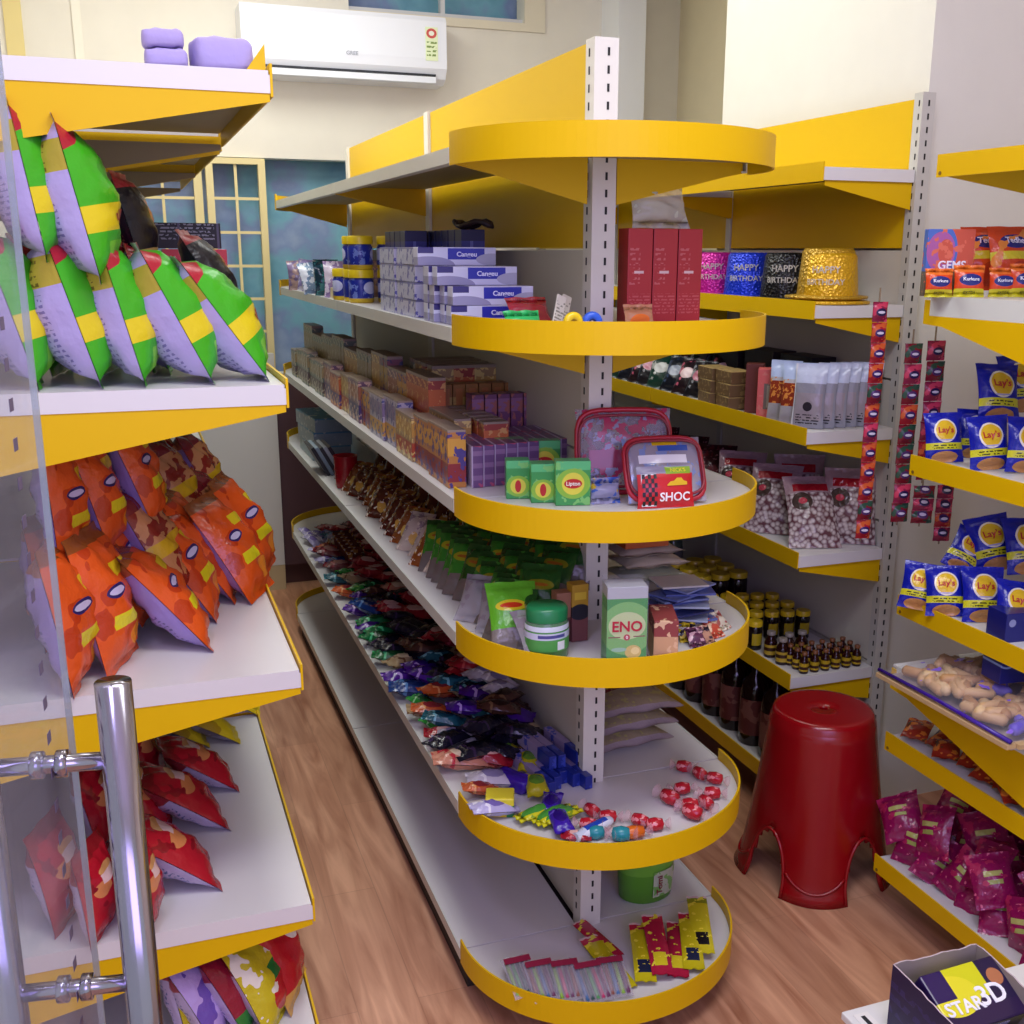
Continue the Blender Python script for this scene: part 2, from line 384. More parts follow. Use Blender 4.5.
# blue backdrop outside the windows and window frames
t = NT('blue_tarpaulin'); n1 = t.noise(3.2, 6); cr = t.n.new('ShaderNodeValToRGB'); t.link(n1, cr.inputs[0]); e = cr.color_ramp.elements
e[0].position = .35; e[0].color = srgb('5590ae'); e[1].position = .7; e[1].color = srgb('a0b2ce'); x = e.new(.5); x.color = srgb('78b0c2'); x = e.new(.58); x.color = srgb('8096be')
t.link(cr.outputs[0], t.b.inputs['Base Color']); t.b.inputs['Roughness'].default_value = .5
bn = t.n.new('ShaderNodeBump'); bn.inputs['Strength'].default_value = .5; t.link(t.noise(7, 5), bn.inputs['Height']); t.link(bn.outputs[0], t.b.inputs['Normal'])
m = MB(); N = 24
vs = [(-1.1+2.3*i/N, YB+.16+.02*math.sin(i*1.7+j)+J(.006), .85+2.1*j/N) for j in range(N+1) for i in range(N+1)]
m.add(vs, [(j*(N+1)+i, j*(N+1)+i+1, (j+1)*(N+1)+i+1, (j+1)*(N+1)+i) for j in range(N) for i in range(N)], 0, True)
o = m.build('tarpaulin', t.m); tag(o, 'crinkled blue sheet hung outside behind the far window', 'tarpaulin')
CRM = pl('e8d69a', .45)
def grille(x0, x1, z0, z1, y, nx, nz, fw=.03):
    m = MB()
    m.box(x0, x0+fw, y-.02, y+.02, z0, z1); m.box(x1-fw, x1, y-.02, y+.02, z0, z1); m.box(x0+fw, x1-fw, y-.02, y+.02, z1-.025, z1); m.box(x0+fw, x1-fw, y-.02, y+.02, z0, z0+.03)
    w = struct('window_1', m, CRM); g = MB()
    for i in range(1, nx): x = x0+fw+(x1-x0-2*fw)*i/nx; g.box(x-.006, x+.006, y-.006, y+.006, z0+.03, z1-.025)
    for k in range(1, nz): z = z0+.03+(z1-z0-.055)*k/nz; g.box(x0+fw, x1-fw, y-.0075, y+.0075, z-.006, z+.006)
    g.build('window_grille', CRM, w); return w
xa, xb = on(207, 200, 1, YB).x, on(266, 200, 1, YB).x
grille(xa, xb, WZ0+.02, WZ1-.005, YB-.005, 2, 6)
w2 = grille(WX0+.01, xa-.015, WZ0+.02, WZ1-.005, YB+.03, 4, 6, .035); w2.name = 'window_2'
m = MB(); m.box(VX0, VX1, YB+.02, YB+.06, VZ0, VZ0+.02).box(.58, .6, YB+.02, YB+.06, VZ0+.02, ZC-.12)
w3 = struct('window_3', m, pl('d8d8d8', .4))
# air conditioner
a0 = on(243, 68, 1, YB-.19); a1 = on(447, 68, 1, YB-.19)
ac = empty('air_conditioner', ((a0.x+a1.x)/2, YB, 2.26), label='white split air conditioner high on the back wall', cat='air conditioner')
hw = (a1.x-a0.x)/2; hh = .27
prof = [(0, 0), (-.13, 0), (-.165, .02), (-.188, .06), (-.19, .1), (-.188, hh-.02), (-.175, hh), (0, hh)]
m = MB(); m.prism([(y, z) for y, z in prof], 0, -hw, hw); m.build('casing', art('ac_plastic', 'eef0f8', (), .3), ac)
m = MB(); m.box(-hw+.07, hw-.05, -.189, -.15, .028, .036); m.box(-hw+.07, hw-.05, -.183, -.178, .003, .01); m.build('air_slot', pl('20242c', .5), ac)
m = MB(); m.prism([(-.19, .0), (-.186, .026), (-.175, .024), (-.178, -.004)], 0, -hw+.07, hw-.05); m.build('louvre', pl('e4e6ee', .3), ac)
lab = MB().box(hw-.095, hw-.04, -.1925, -.1905, .09, .225).build('energy_label', art('energy_label', 'e8f2c8', [('ell', (hw-.068, .2, .023, .02), 'd0524a'), ('ell', (hw-.068, .2, .012, .01), 'f0f0e0'), ('rows', (hw-.09, hw-.045, .1, .17, 60), '7f9c4a')], .5), ac)
text_mesh('logo', 'GREE', .022, pl('a9acb8', .4), ac, (-.0+.02, -.1915, .1), FR)
# ------------------------------------------------------------ lights
def area(name, loc, rot, sx, sy, e, col=(1, 1, 1)):
    l = bpy.data.lights.new(name, 'AREA'); l.shape = 'RECTANGLE'; l.size = sx; l.size_y = sy; l.energy = e; l.color = col
    o = bpy.data.objects.new(name, l); C.objects.link(o); o.location = loc; o.rotation_euler = rot
area('ceiling_panel_light', (-.45, 1.6, ZC-.02), (0, 0, 0), .5, 1.6, 26, (.97, 1, .97))
area('ceiling_panel_light', (.6, 1.2, ZC-.02), (0, 0, 0), .4, 1.4, 7, (.97, 1, .97))
area('ceiling_panel_light', (-.2, -1.2, ZC-.02), (0, 0, 0), 1.4, .6, 26, (.95, .97, 1))
area('ceiling_panel_light', (-1.2, -1.7, ZC-.02), (0, rad(-12), 0), .5, .5, 16, (.62, .55, 1))
area('door_side_light', (-.7, -3.3, 1.9), (rad(84), 0, 0), 1.8, 1.2, 24, (.52, .4, 1))
W = bpy.data.worlds.new('world'); S.world = W; W.use_nodes = True
W.node_tree.nodes['Background'].inputs[0].default_value = (.86, .9, 1, 1); W.node_tree.nodes['Background'].inputs[1].default_value = .55
S.view_settings.view_transform = 'Standard'; S.view_settings.look = 'None'; S.view_settings.gamma = 1; S.view_settings.exposure = .3
# ------------------------------------------------------------ generators for goods
def prof_fn(w, h, t, seal, wr, ph, sag=0):
    def fn(u, v):            # u,v in 0..1 -> half thickness
        if v*h < seal or (1-v)*h < seal: return .0006
        q = (v*h-seal)/(h-2*seal)
        a = max(0, 1-abs(2*u-1)**2.4)**.65; b = max(0, math.sin(math.pi*q**(1-.25*sag)))**.55
        e = (1-math.sin(math.pi*q))**2
        return .0006+t/2*a*b*(1+wr*(.5*math.sin(u*23+ph)*e+.25*math.sin(u*9+v*17+ph*2)*math.cos(v*11+ph)))
    return fn
def bag_mesh(w, h, t, seal=.012, wr=.5, ph=0, nx=14, nz=18, sag=0, mi_side=None):
    fn = prof_fn(w, h, t, seal, wr, ph, sag); m = MB(); vs = [[], []]
    for sd in (0, 1):
        for j in range(nz+1):
            v = j/nz
            if j == 1: v = seal/h
            if j == nz-1: v = 1-seal/h
            cx = 1-.09*math.sin(math.pi*v)*min(1, t/.04)
            for i in range(nx+1):
                u = i/nx; vs[sd].append(((u-.5)*w*cx, (-1 if sd == 0 else 1)*fn(u, v)+.002*math.sin(u*14+ph)*(1 if v in (0, 1) else 0), v*h))
    W = nx+1
    for sd in (0, 1): m.add(vs[sd], [(j*W+i, j*W+i+1, (j+1)*W+i+1, (j+1)*W+i) for j in range(nz) for i in range(nx)], sd, True)
    def surf(p, out=.0012):
        u = min(1, max(0, p.x/w+.5)); v = min(1, max(0, p.z/h)); return (p.x, -fn(u, v)-out+p.y, p.z)
    return m, surf
def bag_kind(name, w, h, t, front, back, texts=(), **k):
    def mk():
        m, surf = bag_mesh(w, h, t, **k)
        o = m.build(name, [front, back])
        for s, size, col, x, z, xs in texts:
            text_mesh('lettering', s, size, pl(col, .4), o, (x, 0, z), FR, xs, .0002, warp=surf)
        return o
    return Kind(mk)
def box_kind(name, w, d, h, mat, texts=(), bev=.0012, extra=None):
    def mk():
        o = MB().box(-w/2, w/2, -d/2, d/2, 0, h, 0, bev).build(name, mat)
        for s, size, col, x, z, xs in texts: text_mesh('lettering', s, size, pl(col, .4), o, (x, -d/2-.0006, z), FR, xs)
        if extra: extra(o)
        return o
    return Kind(mk)
# ------------------------------------------------------------ left rack goods
Z2, Z3, Z4, Z5 = [z+.036 for z in LL[1:]]
greenF = art('green_chips_front', '3fae1e', [('tri', (.245, .6), 'a81f30'), ('z', (.075, .115), 'd8c41e'), ('rect', (-.05, .05, .02, .06), '7fcf3a'), ('ell', (0, .165, .045, .028), '2e8f1a')], .28, bump=.35, bscale=30, vary=.2)
greenB = art('green_chips_back', 'b4a8dc', [('z', (.17, .215), 'b6a63a'), ('rows', (-.06, .06, .03, .16, 110), '7c70b0'), ('rows', (-.06, .06, .17, .21, 90), '6e5a20'), ('z', (.235, .3), 'd8d0e8')], .3, bump=.3, bscale=30)
Kg = bag_kind('chips_bag', .17, .25, .115, greenF, greenB, [('aJ ILO', .022, '8c1a1a', 0, .095, 1)], ph=1)
Kg2 = bag_kind('chips_bag', .17, .25, .12, greenF, greenB, [('aJ ILO', .022, '8c1a1a', 0, .095, 1)], ph=3.3)
blackF = art('black_chips_front', '15121c', [('z', (.19, .3), 'a82c34'), ('ell', (.02, .13, .04, .03), 'b34a2c'), ('z', (.03, .05), 'c0a060')], .3, bump=.3)
blackB = art('black_chips_back', '2a2030', [('rows', (-.06, .06, .03, .16, 110), '8a6a5a'), ('z', (.2, .3), '8a3038')], .3, bump=.3)
Kb = bag_kind('chips_bag', .16, .23, .09, blackF, blackB, ph=2)
def lean(kind, px, py, z, yaw, a, label, cat, group, sc=1, dy=.085, dx=0, dz=0, ay=None):
    p = on(px, py, 2, z)
    kind.put((p.x+dx, (ay if ay is not None else p.y+dy), z+.001+dz), (-rad(a), 0, rad(yaw)), label, cat, group, sc)
GG = 'green crisp bags on the left rack'
for (px, a, yaw, k, lb, y, s) in [(36, 14, 92, Kg, 'green crisp bag at the far left of the bottom row, partly behind the glass door', -.10, 1),
        (98, 15, 94, Kg2, 'green crisp bag with lilac back, second in the bottom row from the glass door', -.105, .97),
        (148, 13, 90, Kg, 'green crisp bag in the middle of the bottom row', -.112, .92),
        (182, 15, 86, Kg2, 'green crisp bag tucked behind the middle two of the bottom row', .06, .9),
        (220, 25, 92, Kg2, 'green crisp bag second from the outer edge of the upper left shelf', -.1, .96),
        (284, 34, 92, Kg, 'green crisp bag leaning most, at the outer edge of the shelf', -.08, .95)]:
    p = on(px, 396, 2, Z2); Kg_ = k.put((p.x, y, Z2+.001), (-rad(a), 0, rad(yaw)), lb, 'crisp bag', GG, s)
for px, py, a, lb, s in [(48, 262, 8, 'green crisp bag of the upper row, cut by the glass door edge', .92), (100, 283, 11, 'largest green crisp bag, standing on top of the row below', .97)]:
    p = on(px, py, 1, -.13); Kg.put(p, (-rad(a), 0, rad(93)), lb, 'crisp bag', GG, s)
p = on(150, 272, 1, .12); Kb.put((p.x, .12, p.z), (-rad(14), 0, rad(78)), 'black and red crisp bag behind the green bags, nearer the glass door', 'crisp bag', None, .75)
p = on(238, 318, 1, .18); Kb.put((p.x, .18, p.z), (-rad(30), 0, rad(78)), 'black and red crisp bag behind the outermost green bag', 'crisp bag', None, .8)
p = on(20, 392, 2, Z2)
for i in range(3):   # hidden supports: bags of the second row carrying the upper ones
    q = on(60+52*i, 380, 2, Z2); Kg2.put((q.x, .1, Z2+.001), (-rad(12), 0, rad(80)), 'green crisp bag in the back row behind the bottom row', 'crisp bag', GG, .95)
# cartons on the farther left rack
zc = 1.336
def carton(x, y, w, d, h, z, mat, label, texts=(), yaw=0, name='carton', cat='carton', kids=None):
    k = box_kind(name, w, d, h, mat, texts, extra=kids); return k.put((x, y, z+.0005), (0, 0, yaw), label, cat)
q = on(184, 300, 1, .95)
darkbx = art('dark_carton', '1c1a26', [('rows', (-.08, .08, .02, .08, 120), '8a8a9a'), ('stripx', (11, .94), '55506a')], .5)
carton(q.x, .95, .2, .12, .12, zc, pl('8a6a48', .6), 'brown carton on the farther left rack under the other cartons')
carton(q.x+.0, .95, .2, .11, .05, zc+.122, art('blue_carton', '1b8fc4', [('x', (-.2, -.02), 'cbb98a')], .5), 'blue and tan carton in the pile on the farther left rack')
carton(q.x+.03, .93, .15, .1, .04, zc+.174, pl('d0303c', .4), 'red carton in the pile on the farther left rack')
carton(q.x, .95, .19, .1, .06, zc+.216, darkbx, 'black carton with white print topping the pile on the farther left rack')
# orange bags
orF = art('orange_front', 'd8541a', [('noise', (14, .58), 'b83a14'), ('rect', (-.05, .02, .075, .1), 'dcd01e'), ('rect', (-.01, .06, .16, .185), 'e0c420'), ('ell', (-.03, .14, .022, .013), '31265e'), ('ell', (-.03, .14, .017, .007), 'c8c0e0'), ('z', (.225, .3), '8c4a20'), ('ell', (.02, .05, .03, .022), 'e88a1c')], .25, bump=.5, bscale=28)
orB = art('orange_back', '9c88cc', [('rows', (-.06, .06, .03, .12, 110), '5f4d92'), ('ell', (0, .15, .03, .03), '3a2a60'), ('ell', (0, .15, .02, .02), 'c87850'), ('z', (.21, .3), 'a05a40')], .28, bump=.4, bscale=26)
Ko = [bag_kind('chips_bag', .165, .25, .09, orF, orB, ph=i*2.1, wr=.8) for i in range(3)]
maF = art('maroon_front', '8c2a20', [('noise', (30, .5), 'c88a58'), ('z', (.1, .13), 'd8b020'), ('z', (.2, .24), '7a2028')], .22, bump=.6, bscale=26)
Km = bag_kind('chips_bag', .165, .25, .085, maF, orB, ph=4, wr=.9)
OG = 'orange crisp bags on the middle left shelf'
lst = [(80, 702, 8, 84), (124, 682, 12, 72), (212, 655, 38, 92), (222, 625, 32, 84), (240, 606, 34, 84), (268, 606, 32, 66), (276, 578, 28, 74)]
nm = ['at the far left of the front row beside the glass edge', 'just right of the one beside the glass edge', 'showing most of its purple back, lowest in the leaning row', 'second up in the leaning row', 'third up in the leaning row, mostly purple back', 'with the blue oval and yellow band, largest facing front', 'outermost at the shelf edge']
for i, (px, py, a, yw) in enumerate(lst):
    lean(Ko[i % 3], px, py, Z3, yw, a, 'orange crisp bag '+nm[i], 'crisp bag', OG, .98 if i < 2 else .95)
lst = [(60, .1, 0, 4), (108, .06, .02, 14), (150, .1, .03, 22), (185, .12, .05, 24), (215, .3, .0, 22), (120, .3, .03, 12), (165, .32, .03, 18), (205, .5, .02, 22), (240, .5, 0, 22), (150, .52, .02, 14), (100, .5, .04, 10), (175, .3, .1, 20), (205, .42, .09, 24), (225, .56, .04, 26), (150, .4, .12, 16), (190, .56, .12, 20), (235, .62, .08, 26), (125, .45, .12, 12)]
for i, (px, y, dz, a) in enumerate(lst):
    q = on(px, 600, 1, y); k = Km if i % 4 in (1, 3) or i > 6 else Ko[i % 3]
    k.put((q.x, y, Z3+.001+dz), (-rad(a), 0, rad(70+i*3 % 17)), 'orange and maroon crisp bag in the packed back rows', 'crisp bag', 'crisp bags in the back rows of the middle left shelf', .97)
for i, (px, py) in enumerate([(70, 560), (118, 545), (160, 520)]):
    q = on(px, py, 1, -.04+.1*i); Ko[i].put(q, (-rad([3, 15, 20][i]), 0, rad(80)), ['orange crisp bag high in the stack against the glass edge', 'orange crisp bag high in the stack with a long purple back edge', 'orange crisp bag high in the middle of the stack'][i], 'crisp bag', OG, .85)
# red bags
rdF = art('red_front', 'b01828', [('ell', (-.03, .12, .022, .018), 'd88a50'), ('noise', (22, .62), '8a1420'), ('ell', (.03, .07, .02, .015), 'c04a78'), ('ell', (.0, .155, .03, .012), 'd8a060'), ('rect', (-.03, .03, .13, .15), 'e8c8c0'), ('z', (.19, .3), '8e1820')], .22, bump=.4, bscale=24)
rdB = art('red_back', 'c0b0d8', [('rows', (-.06, .06, .03, .14, 90), '5060a0'), ('z', (.15, .3), '9a2a38')], .28, bump=.4)
Kr = [bag_kind('chips_bag', .15, .215, .08, rdF, rdB, ph=i*1.9, wr=.6) for i in range(2)]
RG = 'red crisp bags on the lower left shelf'
for i, (px, py, a, yw, lb) in enumerate([(104, 955, 6, 70, 'red crisp bag nearest the steel door handle'), (216, 892, 48, 100, 'red crisp bag lowest of the leaning ones right of the door handle'), (225, 832, 50, 100, 'red crisp bag second up right of the door handle, pink blot on it'), (236, 794, 52, 98, 'red crisp bag third up right of the door handle'),
        (152, 950, 6, 80, 'red and tan crisp bag partly hidden by the steel handle'), (70, 940, 10, 70, 'red crisp bag left of the handle seen through the glass'), (170, 850, 30, 80, 'red crisp bag behind the steel handle post'), (165, 800, 28, 80, 'dark red crisp bag at the back behind the handle post'), (110, 860, 12, 76, 'red crisp bag standing between the two handle posts'), (100, 800, 10, 76, 'red crisp bag at the back between the handle posts')]):
    lean(Kr[i % 2], px, py, Z4, yw, a, lb, 'crisp bag', RG, .8 if i in (0, 4) else 1 if i < 3 else .9, dy=.07)
yeF = art('yellow_front', 'd8c020', [('noise', (18, .55), 'b09018'), ('ell', (0, .1, .03, .03), '5a4a70')], .3, bump=.3)
Ky = bag_kind('snack_packet', .11, .17, .05, yeF, art('grey_back', '8f86a0', [('noise', (20, .5), '6a6078')], .35), ph=2)
for i, (px, py) in enumerate([(208, 748), (240, 744), (262, 716)]):
    lean(Ky, px, py, Z4, [96, 92, 84][i], 58, ['yellow snack packet nearest the red bags', 'yellow snack packet with the grey back, in the middle', 'yellow and black snack packet at the far end of the lower left shelf'][i], 'snack packet', 'yellow snack packets', .95, dy=.05)
# bottom shelf
mixF = [art('mix_front_0', 'b49cd8', [('noise', (16, .55), '6a50a8')], .25, bump=.4), art('mix_front_1', '8e1830', [('ell', (.02, .1, .03, .04), 'd8c020'), ('z', (.02, .06), '2c7a30')], .25, bump=.4), art('mix_front_2', 'c8b820', [('ell', (.0, .06, .04, .035), 'c01828'), ('noise', (24, .6), 'e8e0d0'), ('rect', (-.02, .04, .09, .12), '1e7a30')], .25, bump=.4), art('mix_front_3', 'b81424', [('ell', (.02, .14, .03, .03), 'e8d8d0'), ('z', (.0, .04), 'd0a050')], .25, bump=.4)]
for i, (px, py, a, yw, f, lb) in enumerate([(200, 1046, 10, 76, 2, 'yellow crisp bag half under the lowest left shelf, nearest the handle'), (228, 1050, 24, 78, 0, 'lilac crisp bag on the lowest left shelf'), (258, 1040, 24, 78, 1, 'maroon crisp bag with a green corner on the lowest left shelf'), (286, 1038, 24, 66, 2, 'yellow crisp bag with a red disc on the lowest left shelf'), (303, 1012, 22, 70, 3, 'bright red crisp bag at the edge of the lowest left shelf'), (262, 1000, 20, 76, 1, 'dark crisp bag at the back of the lowest left shelf')]):
    lean(bag_kind('chips_bag', .15, .2, .08, mixF[f], rdB, ph=i), px, py, Z5, yw, a, lb, 'crisp bag', None, 1, dy=.06)
# folded cloths on top
cl = pl('a99bd0', .8, 0, .3)
def cushion(x, y, z, w, d, h, mat, label, name='folded_cloth', cat='folded cloth', yaw=0):
    m = MB(); prof = []; n = 24; bm = bmesh.new(); bmesh.ops.create_uvsphere(bm, u_segments=24, v_segments=12, radius=1)
    for v in bm.verts:
        c = v.co
        for a in range(3): c[a] = math.copysign(abs(c[a])**.42, c[a])
        v.co = Vector((c.x*w/2, c.y*d/2, (c.z+1)*h/2+.002*math.sin(c.x*7)*math.cos(c.y*5)))
    bm.verts.index_update(); m.add([v.co for v in bm.verts], [[v.index for v in f.verts] for f in bm.faces], 0, True); bm.free()
    o = m.build(name, mat); o.location = (x, y, z); o.rotation_euler = (0, 0, yaw); return tag(o, label, cat)
zt = LL[0]+.037
q = on(164, 64, 1, .0)
q = on(166, 71, 2, zt); q.y = .25; q = on(166, 60, 1, -.15)
cushion(q.x, -.15, zt, .062, .06, .026, cl, 'lower of two folded lilac cloths stacked on top of the left rack')
cushion(q.x-.003, -.15, zt+.0268, .06, .058, .026, cl, 'upper of two folded lilac cloths stacked on top of the left rack')
q = on(221, 60, 1, -.14); cushion(q.x, -.14, zt, .088, .07, .048, cl, 'single puffy lilac cloth bundle at the outer end of the left rack top', yaw=.2)
m = MB().prism([(0, 0), (.03, 0), (.03, .04)], 1, -.002, .002); o = m.build('corner_bracket', YELD); o.location = (XL-.036, YL+.03, zt+.0005); tag(o, 'small yellow metal corner piece lying at the far outer corner of the rack top', 'bracket')
# ------------------------------------------------------------ glass door with steel handle
def at_depth(px, py, d): return CAM+(FW+RI*((px-PX)/F)-UP*((py-PY)/F))*d
A = at_depth(84, 850, 1.14); Bp = at_depth(58, 850, 1.04); hd = Vector((Bp.x-A.x, Bp.y-A.y, 0)).normalized()
ang = math.atan2(hd.y, hd.x)
gd = empty('glass_door', (A.x, A.y, 0), (0, 0, ang), 'open frameless glass door with a dotted strip at the left edge', 'door')
t = NT('door_glass'); out = t.n['Material Output']; tr = t.n.new('ShaderNodeBsdfTransparent'); tr.inputs[0].default_value = (.93, .95, .96, 1)
gl = t.n.new('ShaderNodeBsdfGlossy'); gl.inputs['Roughness'].default_value = .03; gl.inputs[0].default_value = (.85, .82, .95, 1)
ms = t.n.new('ShaderNodeMixShader')
df = t.n.new('ShaderNodeBsdfDiffuse'); df.inputs[0].default_value = (.75, .72, .85, 1); m2 = t.n.new('ShaderNodeMixShader'); m2.inputs[0].default_value = .09
t.link(tr.outputs[0], m2.inputs[1]); t.link(df.outputs[0], m2.inputs[2])
ms.inputs[0].default_value = .07; t.link(m2.outputs[0], ms.inputs[1]); t.link(gl.outputs[0], ms.inputs[2]); t.link(ms.outputs[0], out.inputs[0])
MB().box(.003, .95, -.003, .003, .01, 2.2).build('glass_panel', t.m, gd)
MB().box(0, .0028, -.003, .003, .01, 2.2).build('glass_edge', film('glass_edge', 'a8b8b8', .55), gd)
m = MB(); z = .6
while z < 2.1: m.box(.085, .097, .0032, .0036, z, z+.011); z += .034
m.build('dotted_strip', pl('6a6078', .5), gd)
STL = art('stainless_steel', 'a8a4b0', (), .16, 1)
zt1 = at_depth(118, 680, 1.02).z; hx = .085; R0 = .0165
hz1 = at_depth(60, 752, 1.05).z; hz2 = at_depth(70, 1012, 1.05).z
hh = empty('pull_handle', (0, 0, 0)); hh.parent = gd
MB().tube([(0, 0, -.95), (0, 0, 0)], R0, 20).build('grip_bar', STL, hh).location = (hx, .062, zt1)
MB().tube([(0, 0, -.95), (0, 0, 0)], R0, 20).build('grip_bar', STL, hh).location = (hx, -.062, zt1)
for z in (hz1, hz2):
    m = MB(); m.tube([(hx, -.05, z), (hx, .05, z)], .0085, 14); m.tube([(hx, -.016, z), (hx, -.006, z)], .013, 14); m.tube([(hx, .006, z), (hx, .016, z)], .013, 14)
    m.build('connector', STL, hh)
# ------------------------------------------------------------ middle rack goods
ORD1 = ['first', 'second', 'third', 'fourth', 'fifth', 'sixth']
def cbx(w, d, h, mat, x, y, z, label, cat='box', group=None, yaw=0, texts=(), name='box', rx=0):
    k = box_kind(name, w, d, h, mat, texts); return k.put((x, y, z+.0005), (rx, 0, yaw), label, cat, group)
T2, T3, T4, T5, T6 = [ZS[k]+.0005 for k in '23456']
CLR = film('clear_wrap', 'e8e8f0', .3)
# second shelf, far end: bagged toys
TOY = [film('toy_bag_%d' % i, c, .75, layers=[('noise', (45, .52), d)]) for i, (c, d) in enumerate((('c0a8dc', 'f0e8f8'), ('8fb0d0', 'e8f0f8'), ('d0b0a8', '8a7aa0'), ('3f8a8c', '1a3a4a'), ('e0dce8', '9a90c0')))]
Kt = [bag_kind('toy_packet', .09, .11, .05, m_, m_, ph=i, wr=.9) for i, m_ in enumerate(TOY)]
for i in range(14):
    x = -.26+.07*(i % 3); y = 1.42+.16*(i//3)+J(.02)
    Kt[i % 5].put((x+J(.01), y, T2), (-rad(10+J(8)), J(.15), J(.6)), 'small clear bag of pastel toys at the far end', 'toy packet', 'bagged toys at the far end of the second shelf', .9+J(.1))
cbx(.07, .3, .14, art('dark_box', '2a1518', [('noise', (20, .55), '4a2026')], .5), -.06, 1.66, T2, 'dark brown box at the back of the second shelf behind the toy bags')
cbx(.05, .1, .03, pl('d8c8a0', .6), -.255, 1.33, T2, 'small cream box between the toy bags and the blue jars')
# blue jars with yellow lids
def mk_jar(r, h, lidc, bodyc, lid=.022, name='jar', layers=None, lr=1.02, n=24, sq=1, clear=False):
    def mk():
        m = MB(); m.lathe([(r*.92, 0), (r, .004), (r, h-lid-.008), (r*.9, h-lid-.002), (r*.86, h-lid)], n)
        o = m.build(name, bodyc if not isinstance(bodyc, str) else art(name+'_body', bodyc, layers or (), .3))
        m = MB(); m.lathe([(r*lr, h-lid), (r*lr, h-.003), (r*lr*.93, h)], n); m.build('lid', pl(lidc, .35), o)
        return o
    return Kind(mk)
Kbj = mk_jar(.034, .088, 'e8d020', '1c2f9a', layers=[('noise', (60, .6), '7088d0'), ('z', (.0, .012), 'd8b828'), ('ell', (.02, .04, .02, .016), 'c8d0f0')])
JG = 'blue jars with yellow lids on the second shelf'
for i, (x, y, z, lb) in enumerate([(-.25, 1.06, 0, 'bottom front blue jar with yellow lid nearest the toothpaste boxes'), (-.25, 1.06, .0885, 'upper front blue jar with yellow lid nearest the toothpaste boxes'), (-.25, 1.135, 0, 'bottom blue jar with yellow lid, second from the toothpaste boxes'), (-.25, 1.135, .0885, 'upper blue jar with yellow lid, second from the toothpaste boxes'), (-.262, 1.24, 0, 'single blue jar with yellow lid beside the toy bags'),
        (-.17, 1.06, 0, 'bottom blue jar with yellow lid in the inner row'), (-.17, 1.06, .0885, 'upper blue jar with yellow lid in the inner row')]):
    Kbj.put((x, y, T2+z), (0, 0, i*.7), lb, 'jar', JG)
# toothpaste boxes
TPW = art('toothpaste_box', 'd4d6ea', [('rect', (-.02, .058, .012, .034), '2a2fa8'), ('ell', (-.06, .0, .055, .018), '9a98b8'), ('ell', (.075, .012, .035, .012), 'b0b0c4'), ('rect', (-.082, -.05, .024, .04), '3a3474')], .3)
Ktp = box_kind('toothpaste_box', .165, .036, .036, TPW, [('Cangeu', .013, 'e8ecff', .02, .022, 1.1)])
q = on(474, 332, 2, T2)
for i, (x, y, z) in enumerate([(-.19, .10, 0), (-.187, .10, .0365), (-.19, .145, 0), (-.19, .145, .0365), (-.205, .145, .073), (-.2, .19, 0), (-.2, .19, .0365), (-.21, .19, .073), (-.2, .235, 0), (-.2, .235, .0365), (-.2, .235, .073), (-.22, .235, .1095)]):
    Ktp.put((x, y, T2+z), (0, 0, J(.03)), 'toothpaste box lying crosswise, %s layer, %s row from the rounded end' % (['bottom', 'second', 'third', 'top'][round(z/.0365)], ['nearest', 'second', 'third', 'fourth'][round((y-.1)/.045)]), 'toothpaste box', 'toothpaste boxes lying crosswise')
TPE = art('toothpaste_end', 'c0c0d8', [('stripz', (27.5, .88), '7a78a0'), ('noise', (70, .56), '5a58a8')], .3)
Kte = box_kind('toothpaste_box', .036, .165, .036, TPE)
for c in range(3):
    for k in range(4 if c < 2 else 3):
        Kte.put((-.262+.0375*c, .42+.0*k, T2+.0365*k), (0, 0, J(.02)), 'lavender toothpaste box seen end-on, %s layer, near stack %s from the aisle' % (['bottom', 'second', 'third', 'fourth', 'fifth'][k], ORD1[c]), 'toothpaste box', 'toothpaste boxes seen end-on')
        if k < 4 and c < 2: Kte.put((-.262+.0375*c, .60, T2+.0365*k), (0, 0, J(.02)), 'lavender toothpaste box seen end-on, %s layer, far stack %s from the aisle' % (['bottom', 'second', 'third', 'fourth', 'fifth'][k], ORD1[c]), 'toothpaste box', 'toothpaste boxes seen end-on')
TBL = art('blue_tall_box', '262c7c', [('stripx', (28, .8), '5a62a8'), ('z', (.16, .2), '161a4a')], .35)
Ktb = box_kind('tall_box', .055, .05, .185, TBL)
for i in range(7):
    Ktb.put((-.12, .46+.056*i, T2), (0, 0, J(.03)), 'tall dark blue box at the back of the second shelf, %s from the rounded end' % ORD[i], 'box', 'tall dark blue boxes')
for i in range(4):
    Ktb.put((-.185, .72+.056*i, T2), (0, 0, J(.03)), 'tall dark blue box of the middle row, %s from the rounded end' % ORD[i], 'box', 'tall dark blue boxes')
m = MB(); m.tube([(.0+.03*math.cos(t*.5), .05*math.sin(t*.35), .01+.006*math.sin(t*1.3)) for t in range(26)], .006, 8)
o = m.build('strap', pl('2a1c20', .5)); o.location = (-.11, .47, T2+.187); tag(o, 'coiled dark strap lying on top of the tall blue boxes', 'strap')
